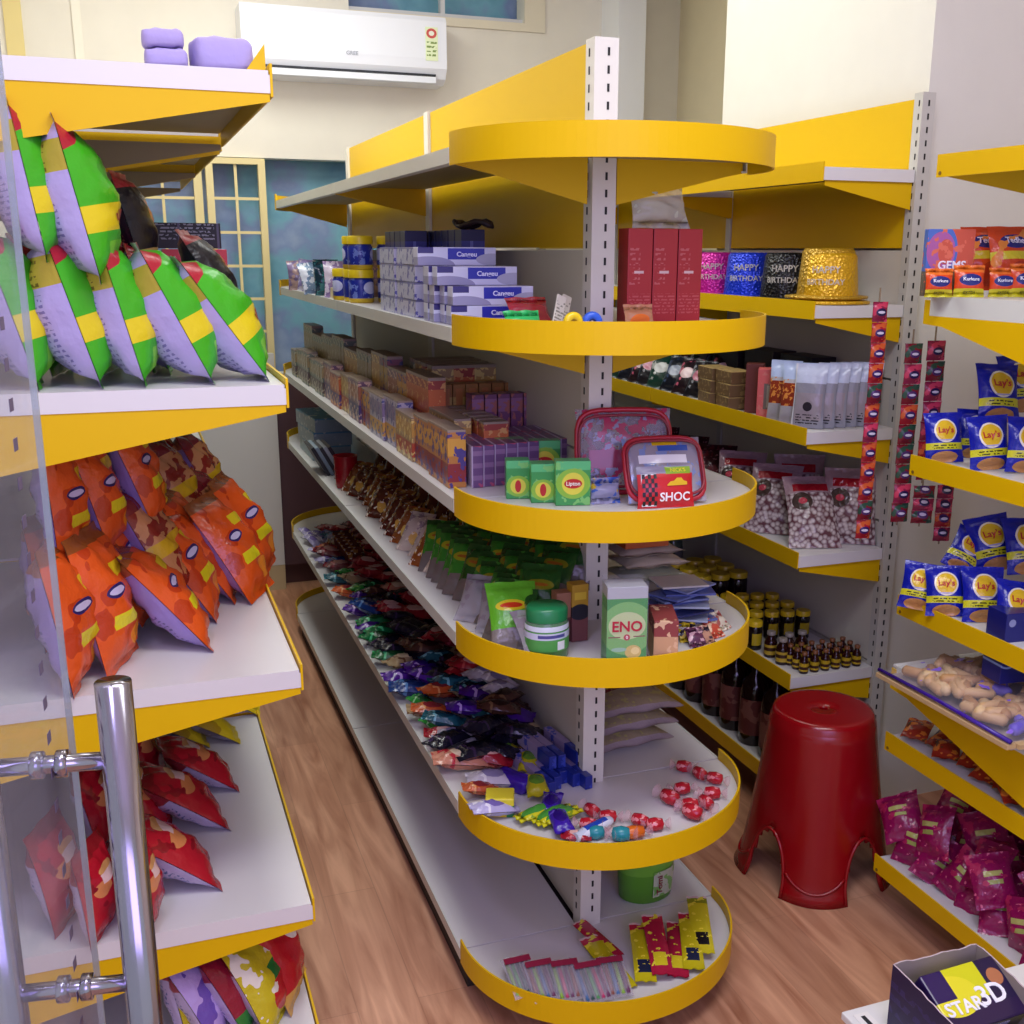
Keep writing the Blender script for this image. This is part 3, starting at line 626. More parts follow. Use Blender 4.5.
# items on the round end, second shelf
q = on(533, 326, 1, -.02)
bag_kind('sweet_pouch', .09, .06, .03, film('red_clear', 'c02a30', .7), film('red_clear_b', 'c89088', .6), ph=1).put((q.x+.0, q.y, T2+.002), (-rad(30), 0, .2), 'clear pouch with red sweets beside the toothpaste boxes', 'sweet pouch')
q = on(527, 333, 1, -.12)
bag_kind('small_packet', .07, .04, .02, pl('2eb860', .3), pl('2eb860', .3), ph=2).put((q.x, q.y+.01, T2), (-rad(30), 0, .1), 'small bright green packet at the rim of the second round shelf', 'small packet')
for i, (px, c, lb) in enumerate([(560, 'd8d4c4', 'cream booklet leaning left, beside the yellow tape ring'), (567, 'c8c4b0', 'second cream booklet leaning against the first')]):
    q = on(px, 330, 1, -.1); cbx(.022, .004, .062, art('booklet_%d' % i, c, [('rows', (-.01, .01, .01, .05, 160), '8a8878')], .5), q.x, q.y+.02+.008*i, T2+.002, lb, 'booklet', name='booklet').rotation_euler = (-.2, .38, .3)
def mk_ring(c, ci):
    def mk():
        m = MB(); R = .012; m.tube([(R*math.cos(a*math.pi/10), 0, .019+R*math.sin(a*math.pi/10)) for a in range(20)], .007, 10, closed=True)
        o = m.build('tape_roll', pl(c, .3)); MB().tube([(.0082*math.cos(a*math.pi/8), 0, .019+.0082*math.sin(a*math.pi/8)) for a in range(16)], .0048, 8, closed=True).build('core', pl(ci, .5), o); return o
    return Kind(mk)
q = on(573, 330, 1, -.2); mk_ring('e8c81c', 'b08a10').put((q.x, q.y, T2), (0, 0, .1), 'small yellow tape roll standing on the second round shelf', 'tape roll')
q = on(592, 330, 1, -.2); mk_ring('2a5ac8', '1a2a70').put((q.x, q.y, T2), (0, 0, -.1), 'small blue tape roll standing in front of the upright', 'tape roll')
RBX = art('red_box', 'b42a34', [('rows', (-.022, .022, .02, .06, 160), 'c8585c'), ('rows', (-.022, .0, .075, .15, 110), 'c86468'), ('rect', (-.012, .008, .098, .103), 'e8c8c8'), ('x', (-.05, -.0255), '8e1c26')], .4)
Krb = box_kind('red_carton', .051, .05, .182, RBX)
for i, px in enumerate([633, 655, 677]):
    q = on(px, 331, 2, T2); Krb.put((.075+.0535*i, .0, T2), (0, 0, -.02), 'tall red box with fine print, %s on the second shelf' % ['left of three, touching the upright', 'middle of three', 'right of three'][i], 'box', 'tall red boxes beside the upright')
q = on(640, 333, 1, -.09)
bag_kind('snack_packet', .06, .045, .02, film('peach_clear', 'e8a878', .6, layers=[('ell', (.0, .012, .02, .012), 'e8742a')]), film('peach_b', 'e8c8a8', .4), ph=3).put((q.x, q.y+.0, T2), (-rad(20), 0, 0), 'small clear packet with an orange base in front of the red boxes', 'snack packet')
bag_kind('plastic_bag', .13, .1, .05, film('white_clear', 'e8ece0', .45, layers=[('noise', (30, .6), 'c0c8b8')]), film('white_clear_b', 'e8ece0', .4), ph=2, wr=1.2).put((.13, .0, T2+.1828), (-rad(20), 0, .1), 'crumpled clear plastic bag lying on top of the tall red boxes', 'plastic bag')
# third shelf: agarbatti / incense style boxes
def ib(i, c, lay): return art('incense_box_%d' % i, c, lay, .35)
H1, H2 = .118, .195
lay = lambda c1, c2, c3, h: [('z', (h*.55, h*.85), c1), ('z', (h*.1, h*.42), c2), ('noise', (55, .57), c3), ('z', (h*.96, h*1.1), '9a8878')]
PAL = [('a8885c', 'c0964a', 'b04a30', 'e0c878'), ('7a5a70', 'a86a4a', '4a3a70', 'd8b8a0'), ('b87a38', 'd09a3a', '8a2a30', '4a3a80'), ('b8b0c0', '8a7a9a', 'd0a050', '5a5a90'), ('6a7868', '9a8a60', '5a4a40', 'b8b090'), ('a04038', 'c86a38', '5a3a70', 'd8a060'), ('8a5060', 'b09040', '6a3a50', '40406a')]
KI1 = [box_kind('incense_box', .055, .04, H1, ib(i, c, lay(a, b, d, H1))) for i, (c, a, b, d) in enumerate(PAL)]
KI2 = [box_kind('incense_box', .055, .044, H2, ib(10+i, c, lay(a, b, d, H2))) for i, (c, a, b, d) in enumerate(PAL)]
n = 0
for k in range(44):
    y = .13+.0505*k+.008*(k//3 % 2); g = min(6, max(0, [2, 2, 0, 3, 3, 2, 1, 0, 5, 1, 3][(k//3) % 11] if k < 30 else 4))
    KI1[g].put((-.258+.006*((k//3) % 2), y, T3), (0, 0, math.pi/2+J(.04)), 'incense box in the aisle-side row of the third shelf, %s' % ('yellow and orange' if g in (0, 2) else 'grey and purple' if g == 3 else 'reddish' if g in (1, 5) else 'olive'), 'incense box', 'incense boxes in the aisle-side row, colour group %d' % g, (1, .95, 1-.07*((k//3) % 3)))
for c, x in enumerate((-.205, -.15)):
    for k in range(40 if c == 0 else 14):
        y = .27+.052*k if c == 0 else .2+.05*k
        if c == 1 and k > 8: break
        g = [0, 0, 5, 5, 2, 1, 6, 0, 4, 4][(k//2+c*3) % 10] if k < 24 else 4
        (KI2 if c == 0 and k > 3 else KI1)[g].put((x, y, T3), (0, 0, math.pi/2+J(.04) if c == 0 else J(.04)), 'incense box in the %s row of the third shelf, %s' % (['second', 'third'][c], ['tan', 'mauve', 'amber', 'grey', 'olive', 'red', 'plum'][g]), 'incense box', 'incense boxes in inner rows, colour %d row %d' % (g, c), (1, .95, 1-.06*((k//4) % 3)))
for r, y in enumerate((.62, .68, .74, .8)):
    for k in range(3):
        KI2[[0, 5, 0, 4][(k+r) % 4]].put((-.15+.054*k, y, T3), (0, 0, J(.03)), 'tall %s incense box facing the camera against the back panel' % ['tan', 'red', 'tan', 'olive'][(k+r) % 4], 'incense box', 'tall incense boxes against the back panel, tone %d' % ((k+r) % 4))
KI3 = box_kind('incense_box', .03, .05, .16, ib(30, '9a6a30', [('z', (.1, .13), 'b89a50'), ('z', (.05, .095), 'a8482c'), ('z', (.0, .045), 'c89a30'), ('rect', (-.008, .008, .01, .15), 'b0703a')]))
for k in range(7): KI3.put((-.2+.032*k, .53, T3), (0, 0, 0), 'narrow brown and gold incense box, %s from the aisle in a row facing the camera' % ['first', 'second', 'third', 'fourth', 'fifth', 'sixth', 'seventh'][k], 'incense box', 'narrow gold incense boxes facing the camera')
# low purple striped boxes
KI4 = box_kind('incense_box', .024, .2, .085, ib(31, '6a4a78', [('stripz', (40, .6), '8a6a90'), ('x', (-.0125, -.009), 'b8a8c0'), ('noise', (40, .62), 'b05070')]))
for k in range(9): KI4.put((-.215+.0255*k, .19+.004*k, T3), (0, 0, -.05), 'flat purple incense box lying lengthwise behind the tea boxes, %s from the aisle' % ['first', 'second', 'third', 'fourth', 'fifth', 'sixth', 'seventh', 'eighth', 'ninth'][k], 'incense box', 'purple incense boxes behind the green tea boxes')
KI5 = box_kind('incense_box', .028, .05, .15, ib(32, '7a4a70', [('z', (.11, .14), '9a6a90'), ('noise', (60, .55), 'b06a60'), ('z', (.0, .03), '50406a')]))
for k in range(5): KI5.put((-.13+.031*k, .40, T3), (0, 0, 0), 'narrow mauve incense box, %s from the aisle, in front of the gold ones' % ['first', 'second', 'third', 'fourth', 'fifth'][k], 'incense box', 'narrow mauve incense boxes')
# green tea boxes
def tea(w, d, h, lx, lz, s):
    lf = art('tea_box_%g' % w, '3f9a50', [('z', (h*.8, h*2), '5cc078'), ('noise', (50, .58), '7cc46a'), ('ell', (lx, lz, s*1.9, s*1.7), '8cc040'), ('ell', (lx, lz, s*1.25, s*1.25), 'e0d84a'), ('ell', (lx, lz, s, s*.55) if w > .055 else (lx, lz, s*.5, s), 'c02828')], .3)
    return box_kind('tea_box', w, d, h, lf, [('Lipton', s*.62, 'f4f0e0', lx, lz, 1)] if w > .055 else ())
Kta, Ktb2 = tea(.046, .04, .075, 0, .025, .012), tea(.066, .035, .085, 0, .042, .017)
for px, py, k, lb in [(521, 499, Kta, 'green tea box at the front left'), (546, 503, Kta, 'green tea box at the front middle'), (576, 506, Ktb2, 'largest green tea box with the round yellow and red badge'), (517, 482, Ktb2, 'green tea box standing at the back left'), (552, 484, Ktb2, 'green tea box standing at the back middle')]:
    q = on(px, py, 2, T3); k.put((q.x, q.y+(.022 if py > 490 else .05), T3), (0, 0, -.25), lb, 'tea box', 'green tea boxes on the third round shelf', 1)
# clear zip bags with red trim
def mk_zip(w, h, cont, title):
    def mk():
        o = bag_mesh(w, h, .022, .004, .2, 1)[0].build('zip_bag', [cont, cont])
        n = 28; pts = []
        for i in range(n):
            a = 2*math.pi*i/n; c, s_ = math.cos(a), math.sin(a)
            pts.append((math.copysign(abs(c)**.45, c)*w*.49, -.002, h/2+math.copysign(abs(s_)**.45, s_)*h*.49))
        MB().tube(pts, .0052, 8, closed=True).build('red_piping', pl('b01c30', .35), o)
        MB().tube([(x*.97, -.012, h/2+(z-h/2)*.86) for x, y, z in pts], .0028, 6, closed=True).build('zip_line', pl('8a2030', .4), o)
        return o
    return Kind(mk)
contA = film('zip_content_a', 'a89aa8', .45, layers=[('noise', (45, .55), 'a83a5c'), ('noise', (60, .6), '8a8aa8'), ('rect', (-.07, .05, .05, .085), '9a3a58')])
contB = film('zip_content_b', 'b0a8b4', .6, layers=[('noise', (50, .57), '7a8ab8'), ('rect', (-.05, .045, .075, .092), 'e8e6e8'), ('rect', (-.05, .0, .04, .055), 'b83048'), ('rect', (-.01, .05, .1, .112), '3a5aa8'), ('rect', (-.02, .03, .112, .12), 'd8b020')])
q = on(640, 470, 2, T3); mk_zip(.19, .165, contA, 0).put((.03, -.075, T3+.0055), (-rad(12), 0, -.22), 'larger clear zip bag with red piping, standing behind', 'zip bag')
q = on(655, 500, 2, T3); mk_zip(.155, .13, contB, 0).put((.075, -.175, T3+.0055), (-rad(30), .0, -.16), 'smaller clear zip bag with red piping, leaning in front of the other', 'zip bag')
q = on(612, 507, 2, T3); bag_kind('snack_packet', .06, .05, .03, film('blue_candy', 'a8a8c8', .8, layers=[('noise', (50, .55), '4a6ac0'), ('noise', (38, .62), 'd8b83a')]), film('blue_candy_b', 'a8a8c8', .8), ph=1).put((q.x, q.y+.03, T3), (-.3, 0, -.1), 'clear packet of blue and yellow sweets between the tea boxes and the red snack packet', 'snack packet')
def shoc():
    fm = art('shoc_front', 'c41f28', [('rect', (-.045, .03, .02, .056), 'c81c26'), ('z', (.057, .2), '8f8aa0'), ('rect', (-.0, .045, .056, .068), '8ab030')], .28, bump=.15)
    t2 = fm; nt = fm.node_tree; m_, surf = bag_mesh(.1, .07, .02, .004, .25, 1); o = m_.build('snack_packet', [fm, fm])
    ck = MB(); 
    for i in range(5):
        for j in range(7):
            if (i+j) % 2 == 0:
                x0, z0 = -.042+i*.005, .004+j*.0075; pp = [surf(Vector((x, 0, z)), .0015) for x, z in ((x0, z0), (x0+.005, z0), (x0+.005, z0+.0075), (x0, z0+.0075))]
                ck.add(pp, [(0, 1, 2, 3)])
    ck.build('checks', pl('101014', .4), o)
    wb = MB(); pp = [surf(Vector((x, 0, z)), .0011) for x, z in ((-.043, .003), (-.017, .003), (-.017, .057), (-.043, .057))]; wb.add(pp, [(0, 1, 2, 3)]).build('check_ground', pl('e8e8e8', .4), o)
    c = MB(); pr = [(-.0+.0, .038), (.006, .043), (.012, .044), (.018, .049), (.026, .049), (.03, .044), (.036, .042), (.036, .037), (.0, .036)]
    c.add([surf(Vector((x, 0, z)), .002) for x, z in pr], [tuple(range(len(pr)))]).build('car_picture', pl('e0b41c', .4), o)
    text_mesh('lettering', 'SHOC', .02, pl('f4f0f0', .4), o, (.014, 0, .017), FR, 1, .0002, warp=surf)
    text_mesh('lettering', 'NICK\'S', .009, pl('e8e030', .4), o, (.022, 0, .062), FR, 1, .0002, warp=surf)
    return o
q = on(669, 509, 2, T3); Kind(shoc).put((q.x, q.y+.012, T3), (-.25, 0, -.12), 'red snack packet with a chequered strip and yellow car picture', 'snack packet', None, 1.12)
# fourth shelf
LB = art('blue_sheet_box', '9ab0b8', [('z', (.045, .2), '5f9ab8'), ('noise', (30, .6), 'c8d4d4')], .4)
for i in range(3): cbx(.14, .3, .05, LB, -.2, 2.1, T4+.0505*i, '%s of three pale blue boxes piled at the far end of the fourth shelf' % ['lowest', 'middle', 'topmost'][i], 'box', 'pale blue boxes on the fourth shelf', yaw=.04*i)
for i in range(5): cbx(.012, .16, .11, pl(['1c1c20', '7a8a98', '2a2a30', 'b0b8c0', '3a3038'][i], .4), -.26+.014*i, 1.74, T4, '%s thin packet leaning behind the red cup' % ['black', 'grey-blue', 'charcoal', 'pale grey', 'dark brown'][i], 'packet', name='packet').rotation_euler = (0, -.5, 0)
m = MB(); m.lathe([(.03, 0), (.034, .01), (.038, .1), (.04, .104), (.038, .104), (.034, .02), (0, .015)], 24, cap=False)
for zz in (.03, .045, .06): m.tube([(.0362*math.cos(a*math.pi/12), .0362*math.sin(a*math.pi/12), zz) for a in range(24)], .0012, 5, closed=True)
o = m.build('cup', pl('a01420', .25)); o.location = (-.24, 1.46, T4); tag(o, 'dark red plastic cup near the far end of the fourth shelf', 'cup')
GLD = [art('gold_front_%d' % i, c, [('noise', (28, .55), d), ('ell', (.015, .04, .016, .02), e), ('noise', (60, .62), 'e8dcc8')], .22, bump=.4) for i, (c, d, e) in enumerate((('8a4a20', 'c89a40', 'e0c060'), ('5a2418', 'a07030', 'd8a848'), ('c8b8a8', 'a08a90', 'd8b060')))]
Kgd = [bag_kind('snack_packet', .1, .14, .05, m_, m_, ph=i+1, wr=.8) for i, m_ in enumerate(GLD)]
for i in range(14):
    y = 1.38-.075*i; g = 0 if i % 3 == 0 else 1 if i < 9 else 2
    Kgd[g].put((-.235+J(.012), y, T4+.001), (-rad(40), 0, rad(-55)+J(.15)), '%s snack packet leaning between red cup and green pouches' % ['gold and brown', 'dark red', 'cream'][g], 'snack packet', 'leaning snack packets on the fourth shelf, %s' % ['gold', 'dark', 'cream'][g], .8)
for i in range(14):
    Kgd[1].put((-.12+J(.02), 1.5-.085*i, T4+.001), (-rad(25), 0, rad(-60)+J(.2)), 'dark red packet in the shade at the back of the fourth shelf', 'snack packet', 'dark packets at the back of the fourth shelf')
SPF = [art('spice_front_%d' % i, c, [('z', (0, .05), '6a625c'), ('ell', (0, .092, .03, .012), y_), ('ell', (0, .092, .018, .004), '9a5a1c'), ('z', (.125, .2), '1e4a1c'), ('noise', (25, .62), n_)], .25, bump=.4) for i, (c, y_, n_) in enumerate((('2f7a24', '9a9a1c', '3f8a2c'), ('1f4f1c', '7a7a18', '2c5c22')))]
SPB = pl('3a4a34', .3)
Ksp = [bag_kind('spice_pouch', .085, .14, .035, SPF[i % 2], SPB, ph=i*1.7, wr=.8) for i in range(3)]
SG = 'green spice pouches on the fourth shelf'
n = 0
for c, x in enumerate((-.225, -.165, -.105, -.055)):
    for k in range(13):
        y = .42-.05*k+.03*(c % 2)
        if y < -.16+.05*c: continue
        Ksp[0 if c == 0 and k % 3 < 2 else (1 if k % 2 else 2)].put((x+J(.01), y+J(.01), T4+.001+.022*c), (-rad(38+J(8)), 0, rad(-42)+J(.2)), 'green spice pouch in the %s row from the aisle' % ORD1[c], 'spice pouch', SG+', row '+ORD1[c], .95)
SPX = art('spice_bright', '5fae2a', [('z', (0, .045), '7a706a'), ('ell', (-.005, .09, .03, .012), 'd8c428'), ('ell', (-.005, .09, .022, .006), 'c83a1c')], .25, bump=.35)
q = on(515, 655, 2, T4); o = bag_kind('spice_pouch', .1, .145, .035, SPX, SPB, [], ph=.5, wr=.6).put((q.x+.01, q.y+.01, T4+.001), (-rad(40), 0, -.15), 'bright green spice pouch with a yellow oval, nearest to the green-lidded jar', 'spice pouch')
q = on(490, 645, 2, T4)
film_sp = film('spice_clear', 'b8b4b8', .6, layers=[('noise', (40, .55), '8a8088')])
for i, (px, py) in enumerate([(468, 628), (492, 640), (545, 668)]):
    q = on(px, py, 2, T4); bag_kind('spice_pouch', .08, .11, .04, film_sp, film_sp, ph=i).put((q.x+.015, q.y+.03, T4+.001), (-rad(45), 0, [-.7, -.5, .1][i]), ['clear grey-bottomed pouch at the shelf joint', 'clear pouch beside the bright green pouch', 'clear pouch half hidden by the green-lidded jar'][i], 'spice pouch')
# clear jar with green lid
def mk_clearjar():
    r, h = .041, .1; body = film('clear_jar', '6f9a72', .62, layers=[('z', (.004, .03), '4a7a3a'), ('z', (.034, .058), '5f9a4a'), ('z', (.059, .068), 'c8ccd8')])
    m = MB(); m.lathe([(r*.9, 0), (r, .006), (r, h-.034), (r*.86, h-.024)], 28, sx=1, sy=.9); o = m.build('jar', body)
    m = MB(); m.lathe([(r*.93, h-.026), (r*.95, h-.006), (r*.85, h), (0, h)], 28, sx=1, sy=.9, cap=False); m.build('lid', pl('1f7a48', .3), o)
    m = MB(); m.lathe([(r*1.01, .022), (r*1.01, .058)], 28, sx=1, sy=.9, cap=False); m.build('paper_label', art('jar_label', '4f9a4a', [('rect', (-.06, .06, .044, .056), 'c4c8dc'), ('rect', (-.03, .02, .047, .053), '4a4a8a'), ('rect', (.004, .02, .024, .04), 'e4e4e4')], .4), o)
    return o
q = on(554, 664, 2, T4); Kind(mk_clearjar).put((q.x, q.y+.04, T4), (0, 0, .1), 'clear plastic jar with a dark green lid beside the tall green box', 'jar', None, 1.03)
q = on(583, 655, 2, T4)
cbx(.03, .03, .1, art('brown_box', '9a6a50', [('z', (.0, .05), '5a3030')], .5), q.x-.01, q.y+.09, T4, 'brown box behind the green-lidded jar')
cbx(.034, .03, .115, art('yb_box', 'b8902a', [('z', (.0, .05), '7a4848'), ('ell', (0, .06, .022, .016), '1c1c2c'), ('rect', (-.012, .012, .085, .1), 'd8b83a')], .5), q.x+.022, q.y+.085, T4, 'yellow and black box between the green-lidded jar and the tall green box')
# ENO box
h = .158
eno = art('eno_box', '2f8a3c', [('ell', (0, .08, .05, .05), '6fae5c'), ('ell', (0, .085, .034, .026), 'b8c890'), ('z', (h-.022, h*2), 'a8aab0'), ('z', (-.01, .02), '2a8038'), ('rect', (-.034, -.012, .0625, .0645), '7a2030'), ('rect', (.012, .034, .0635, .0655), '7a2030'), ('ell', (0, .063, .006, .006), 'b03040'), ('ell', (.012, .035, .015, .013), 'c8b060'), ('ell', (.016, .037, .008, .007), 'e0cc88'), ('ell', (-.014, .04, .014, .004), '8fb8a0')], .35)
q = on(630, 671, 2, T4); o = box_kind('antacid_box', .074, .05, h, eno, [('ENO', .027, 'b01838', 0, .083, 1), ('0', .008, 'f0e0e0', 0, .063, 1)]).put((q.x, q.y+.03, T4), (0, 0, -.22), 'tall green box reading ENO on the fourth round shelf', 'box')
MB().box(-.038, .038, -.026, .026, h*.05, h+.008).build('clear_sleeve', film('sleeve', 'dcdfe8', .08), o)
q = on(673, 664, 2, T4); cbx(.045, .1, .085, art('tan_carton', 'c89a72', [('rect', (-.03, .03, .055, .2), '8a3a38'), ('noise', (50, .62), 'd8b08a')], .6), q.x, q.y+.045, T4, 'small tan carton right of the tall green box', 'carton', name='carton', yaw=-.35)
# sachet pile right of it
SAC = [pl(c, .3) for c in ('4a5aa0', '7a88b8', '2c3468', 'a8b4c8', 'c8c4c0', '5a6aa8', 'd8c8a0')]
Ksa = [box_kind('sachet', .1, .075, .004, s_, bev=.0006) for s_ in SAC]
q = on(697, 640, 2, T4)
for i in range(17): Ksa[[3, 6, 4, 5, 3, 0, 1, 2, 5, 3, 0, 1, 2, 5, 0, 1, 4][i]].put((q.x-.0+J(.015), q.y+.07+J(.02), T4+.01+.0052*i), (J(.04), J(.04), J(.5)), 'flat sachet in the blue pile, %s from the bottom' % ['lowest', 'second', 'third', 'fourth', 'fifth', 'sixth', 'seventh', 'eighth', 'ninth', 'tenth', 'eleventh', 'twelfth', 'thirteenth', 'fourteenth', 'fifteenth', 'sixteenth', 'topmost'][i], 'sachet', 'blue sachets piled on the fourth round shelf')
MB_ = [art('mini_%d' % i, c, [('noise', (70, .55), d)], .3) for i, (c, d) in enumerate((('c8b020', '2a2030'), ('5a2a48', 'c8a0a8'), ('b88a70', '3a2a40'), ('c8503a', 'e8c8a0'), ('e0d8c0', 'b05a50')))]
for i, (px, py) in enumerate([(692, 645), (702, 650), (712, 648), (722, 640), (730, 632)]):
    q = on(px, py, 2, T4); bag_kind('sachet', .035, .045, .01, MB_[i], MB_[i], ph=i).put((q.x, q.y+.012, T4+.001), (-rad(50), 0, -.3+.2*i), '%s small sachet at the rim of the fourth round shelf' % ['yellow', 'plum', 'tan', 'red-orange', 'cream'][i], 'sachet')
# white pillow packs stack
PKW = [art('flour_pack_%d' % i, c, [('noise', (20, .6), d)], .4, bump=.2) for i, (c, d) in enumerate((('b0a498', 'c8bcb0'), ('a8a0a8', 'c0b8c0'), ('9aa08a', 'c8ccc0'), ('c0b4a0', 'd8ccb8')))]
q = on(650, 600, 2, T4)
for i in range(8):
    if i == 5: continue
    k = bag_kind('flour_pack', .15, .11, .03, PKW[i % 4], PKW[i % 4], ph=i, wr=.6)
    o = k.put((.145+J(.008), .0, T4+.016+.0268*i), (-rad(90), 0, .12+J(.1)), 'white pillow packet in the stack behind the tall green box, %s from the bottom' % ['lowest', 'second', 'third', 'fourth', 'fifth', 'sixth', 'seventh', 'topmost'][i], 'packet', 'white pillow packets stacked behind the tall green box')
cbx(.1, .08, .0245, pl('b4501c', .4), .125, .05, T4+.1355, 'orange box resting in the stack of white packets behind the tall green box')
# ------------------------------------------------------------ fifth shelf: small packets
def flow(i, c, d, e, l=.1, w=.05, t=.032):     # flow-wrapped bar, crimped at both ends
    m_ = art('flow_%d' % i, c, [('noise', (32, .56), d), ('z', (l*.35, l*.65), c), ('ell', (0, l*.5, w*.32, l*.22), e)], .22, bump=.35, bscale=50)
    return bag_kind('snack_packet', w, l, t, m_, m_, ph=i*1.3, wr=.6, nx=10, nz=14, seal=.009)
FC = {'lilac': ('b8b0d8', 'e8e4f0', '7a6ab0'), 'darkred': ('5a1a1c', '8a3a2a', '3a1014'), 'teal': ('1f5a68', '7ab8c0', '103a48'), 'orange': ('c85a2a', 'e8a060', '8a2a30'), 'purple': ('4a1a88', 'c0a0e0', '30106a'), 'green': ('146a38', '5ad08a', '0a4020'), 'blue': ('1a3a78', '5a8ac0', '0c2050'),
      'beige': ('a8906a', '6a4a30', 'd8c8a0'), 'red': ('a01c2c', 'c85050', 'e0b0a8'), 'white': ('c8c0cc', 'e8e4e8', '8a80a8'), 'brown': ('4a2c24', '7a5a40', '2a1614'), 'dark': ('1c1a2a', '3a2a48', '101018'), 'yellow': ('b8b41c', 'e0dc30', '4a8a30'), 'maroon': ('6a1424', '9a3a48', 'b88a80'), 'violet': ('3a1c9a', '6a50c8', '281070'), 'peach': ('d08a70', 'c02838', 'e8d0b0'), 'lime': ('2f9a3a', 'a8e0a0', '14602a')}
FK = {k: flow(i, *v) for i, (k, v) in enumerate(FC.items())}
def clampr(x, y, k=.9):
    if y < 0:
        d = math.hypot(x/.30, y/.285)
        if d > k: x, y = x*k/d, y*k/d
    return x, y
def drop(kd, x, y, z, yaw, sc=1, lean_=90, col='', extra=None, grp=None, roll=0):
    x, y = clampr(x, y); a = rad(lean_); lab = extra or '%s snack packet in the heap on the fifth shelf' % col
    # centre the lying packet on x, y
    L = .05*sc; ox, oy = -math.sin(yaw)*L*math.sin(a), math.cos(yaw)*L*math.sin(a)
    kd.put((x-ox, y-oy, z), (-a, roll, yaw), lab, 'snack packet', grp or 'snack packets heaped on the fifth shelf, '+col, sc)
T5t = T5+.016
for px, py, col, yaw, sc in [(303, 562, 'lilac', 1.2, .9), (318, 545, 'lilac', .4, .9), (326, 570, 'lilac', 1.5, .9), (312, 548, 'white', 1, .8), (340, 588, 'teal', 1.4, 1), (347, 602, 'orange', 1.2, 1), (350, 622, 'purple', 1.1, 1.05), (362, 640, 'purple', 1.3, 1), (376, 650, 'green', .9, 1.1), (386, 668, 'green', 1.2, 1.05), (396, 690, 'purple', 1.5, 1.2), (412, 700, 'blue', 1.45, 1.2), (402, 716, 'lime', .4, .8), (413, 738, 'lime', .5, .8), (425, 722, 'beige', 1.3, 1), (428, 748, 'red', 1.4, .9), (456, 748, 'white', 1.45, 1.05), (456, 772, 'peach', 1.5, 1.2), (486, 768, 'red', 1.2, 1.1), (470, 800, 'orange', 1.35, .7), (492, 790, 'white', 1.4, 1), (474, 822, 'lilac', 1.6, .9)]:
    q = on(px, py-8, 2, T5t); x = max(-.245, q.x)
    drop(FK[col], x, q.y, T5t, yaw+J(.1), sc*1.12, 82, col, '%s snack packet in the aisle-side row' % col, 'aisle-side snack packets on the fifth shelf, '+col)
def inner(y0, y1, x0, x1, cols, n, z=T5t, dz=.0):
    for i in range(n):
        f = (i+.5)/n; col = cols[int(f*len(cols)) % len(cols)] if random.random() < .75 else random.choice(cols)
        drop(FK[col], random.uniform(x0, x1), y1+(y0-y1)*f, z+random.uniform(0, dz), 1.5+J(.9), 1.15+J(.15), 84+J(8), col, '%s snack packet in the shaded heap' % col, 'snack packets in the shaded heap, '+col)
inner(.1, 2.0, -.25, -.2, ['maroon', 'red', 'lime', 'beige', 'purple', 'blue', 'green', 'dark', 'brown', 'purple', 'orange', 'teal', 'dark'], 22, T5t+.01, .012)
inner(.12, 2.3, -.18, -.12, ['red', 'maroon', 'red', 'maroon', 'brown', 'green', 'dark', 'blue', 'beige', 'brown', 'dark', 'maroon', 'teal', 'dark'], 44, T5t, .02)
inner(.12, 2.3, -.09, -.06, ['maroon', 'red', 'maroon', 'dark', 'brown', 'dark', 'beige', 'dark', 'brown'], 36, T5t, .03)
inner(.14, 1.7, -.19, -.06, ['red', 'red', 'maroon', 'peach', 'red', 'dark', 'beige', 'brown', 'dark', 'teal', 'purple', 'dark'], 40, T5t+.033, .012)
inner(.2, .8, -.14, -.06, ['red', 'maroon', 'red', 'white', 'brown'], 12, T5t+.07, .01)
for i in range(6):
    Kgd[1].put((-.17, 1.68+.05*i, T5), (-rad(14), 0, .3), 'dark red upright packet at the far end of the fifth shelf', 'snack packet', 'upright dark red packets on the fifth shelf', .75)
for i in range(10):
    FK[['lilac', 'white', 'teal'][i % 3]].put((-.24+.045*(i % 3), 2.12+.04*(i//3)+J(.01), T5+.01), (-rad(70), 0, J(1.2)), 'pale small packet at the far end of the fifth shelf', 'snack packet', 'pale packets at the far end of the fifth shelf', .8)
# larger pieces round the end
def bar(px, py, w, d, h, mat, lb, yaw=0, cat='box', z=T5, name='box', tx=()):
    q = on(px, py, 2, z); k = box_kind(name, w, d, h, mat, tx, bev=.003); return k.put((q.x, q.y, z+.0005), (0, 0, yaw), lb, cat)
yg = art('yellow_green_box', 'd8c01c', [('x', (.014, .1), '147a3c'), ('z', (.026, .1), 'e8d83a'), ('rect', (-.03, .0, .008, .02), 'b89a20')], .3)
bar(500, 812, .058, .05, .042, yg, 'yellow box with a green end at the joint of the round shelf', -.35)
o = cushion(on(513, 788, 2, T5).x, on(513, 788, 2, T5).y, T5, .04, .09, .035, pl('3a1c96', .25), 'deep violet bar packet left of the blue tubes', 'snack_packet', 'snack packet', .55)
yk = flow(40, 'b0a820', 'd8d030', '5a8a2a', .09, .05, .035)
for px, py, yaw, lb in [(500, 752, 1.1, 'yellow-green packet highest up beside the red heap'), (530, 762, -.4, 'yellow-green packet upper of two beside the blue tubes'), (536, 786, -.2, 'yellow-green packet lower of two beside the blue tubes')]:
    q = on(px, py, 2, T5t); drop(yk, q.x, q.y, T5t+.002, yaw, 1, 86, '', lb, 'yellow-green packets on the fifth shelf')
tb = art('blue_tube_box', '1c2c8a', [('y', (-.02, .2), '9a8ab4'), ('noise', (50, .6), '3a4ab0')], .3)
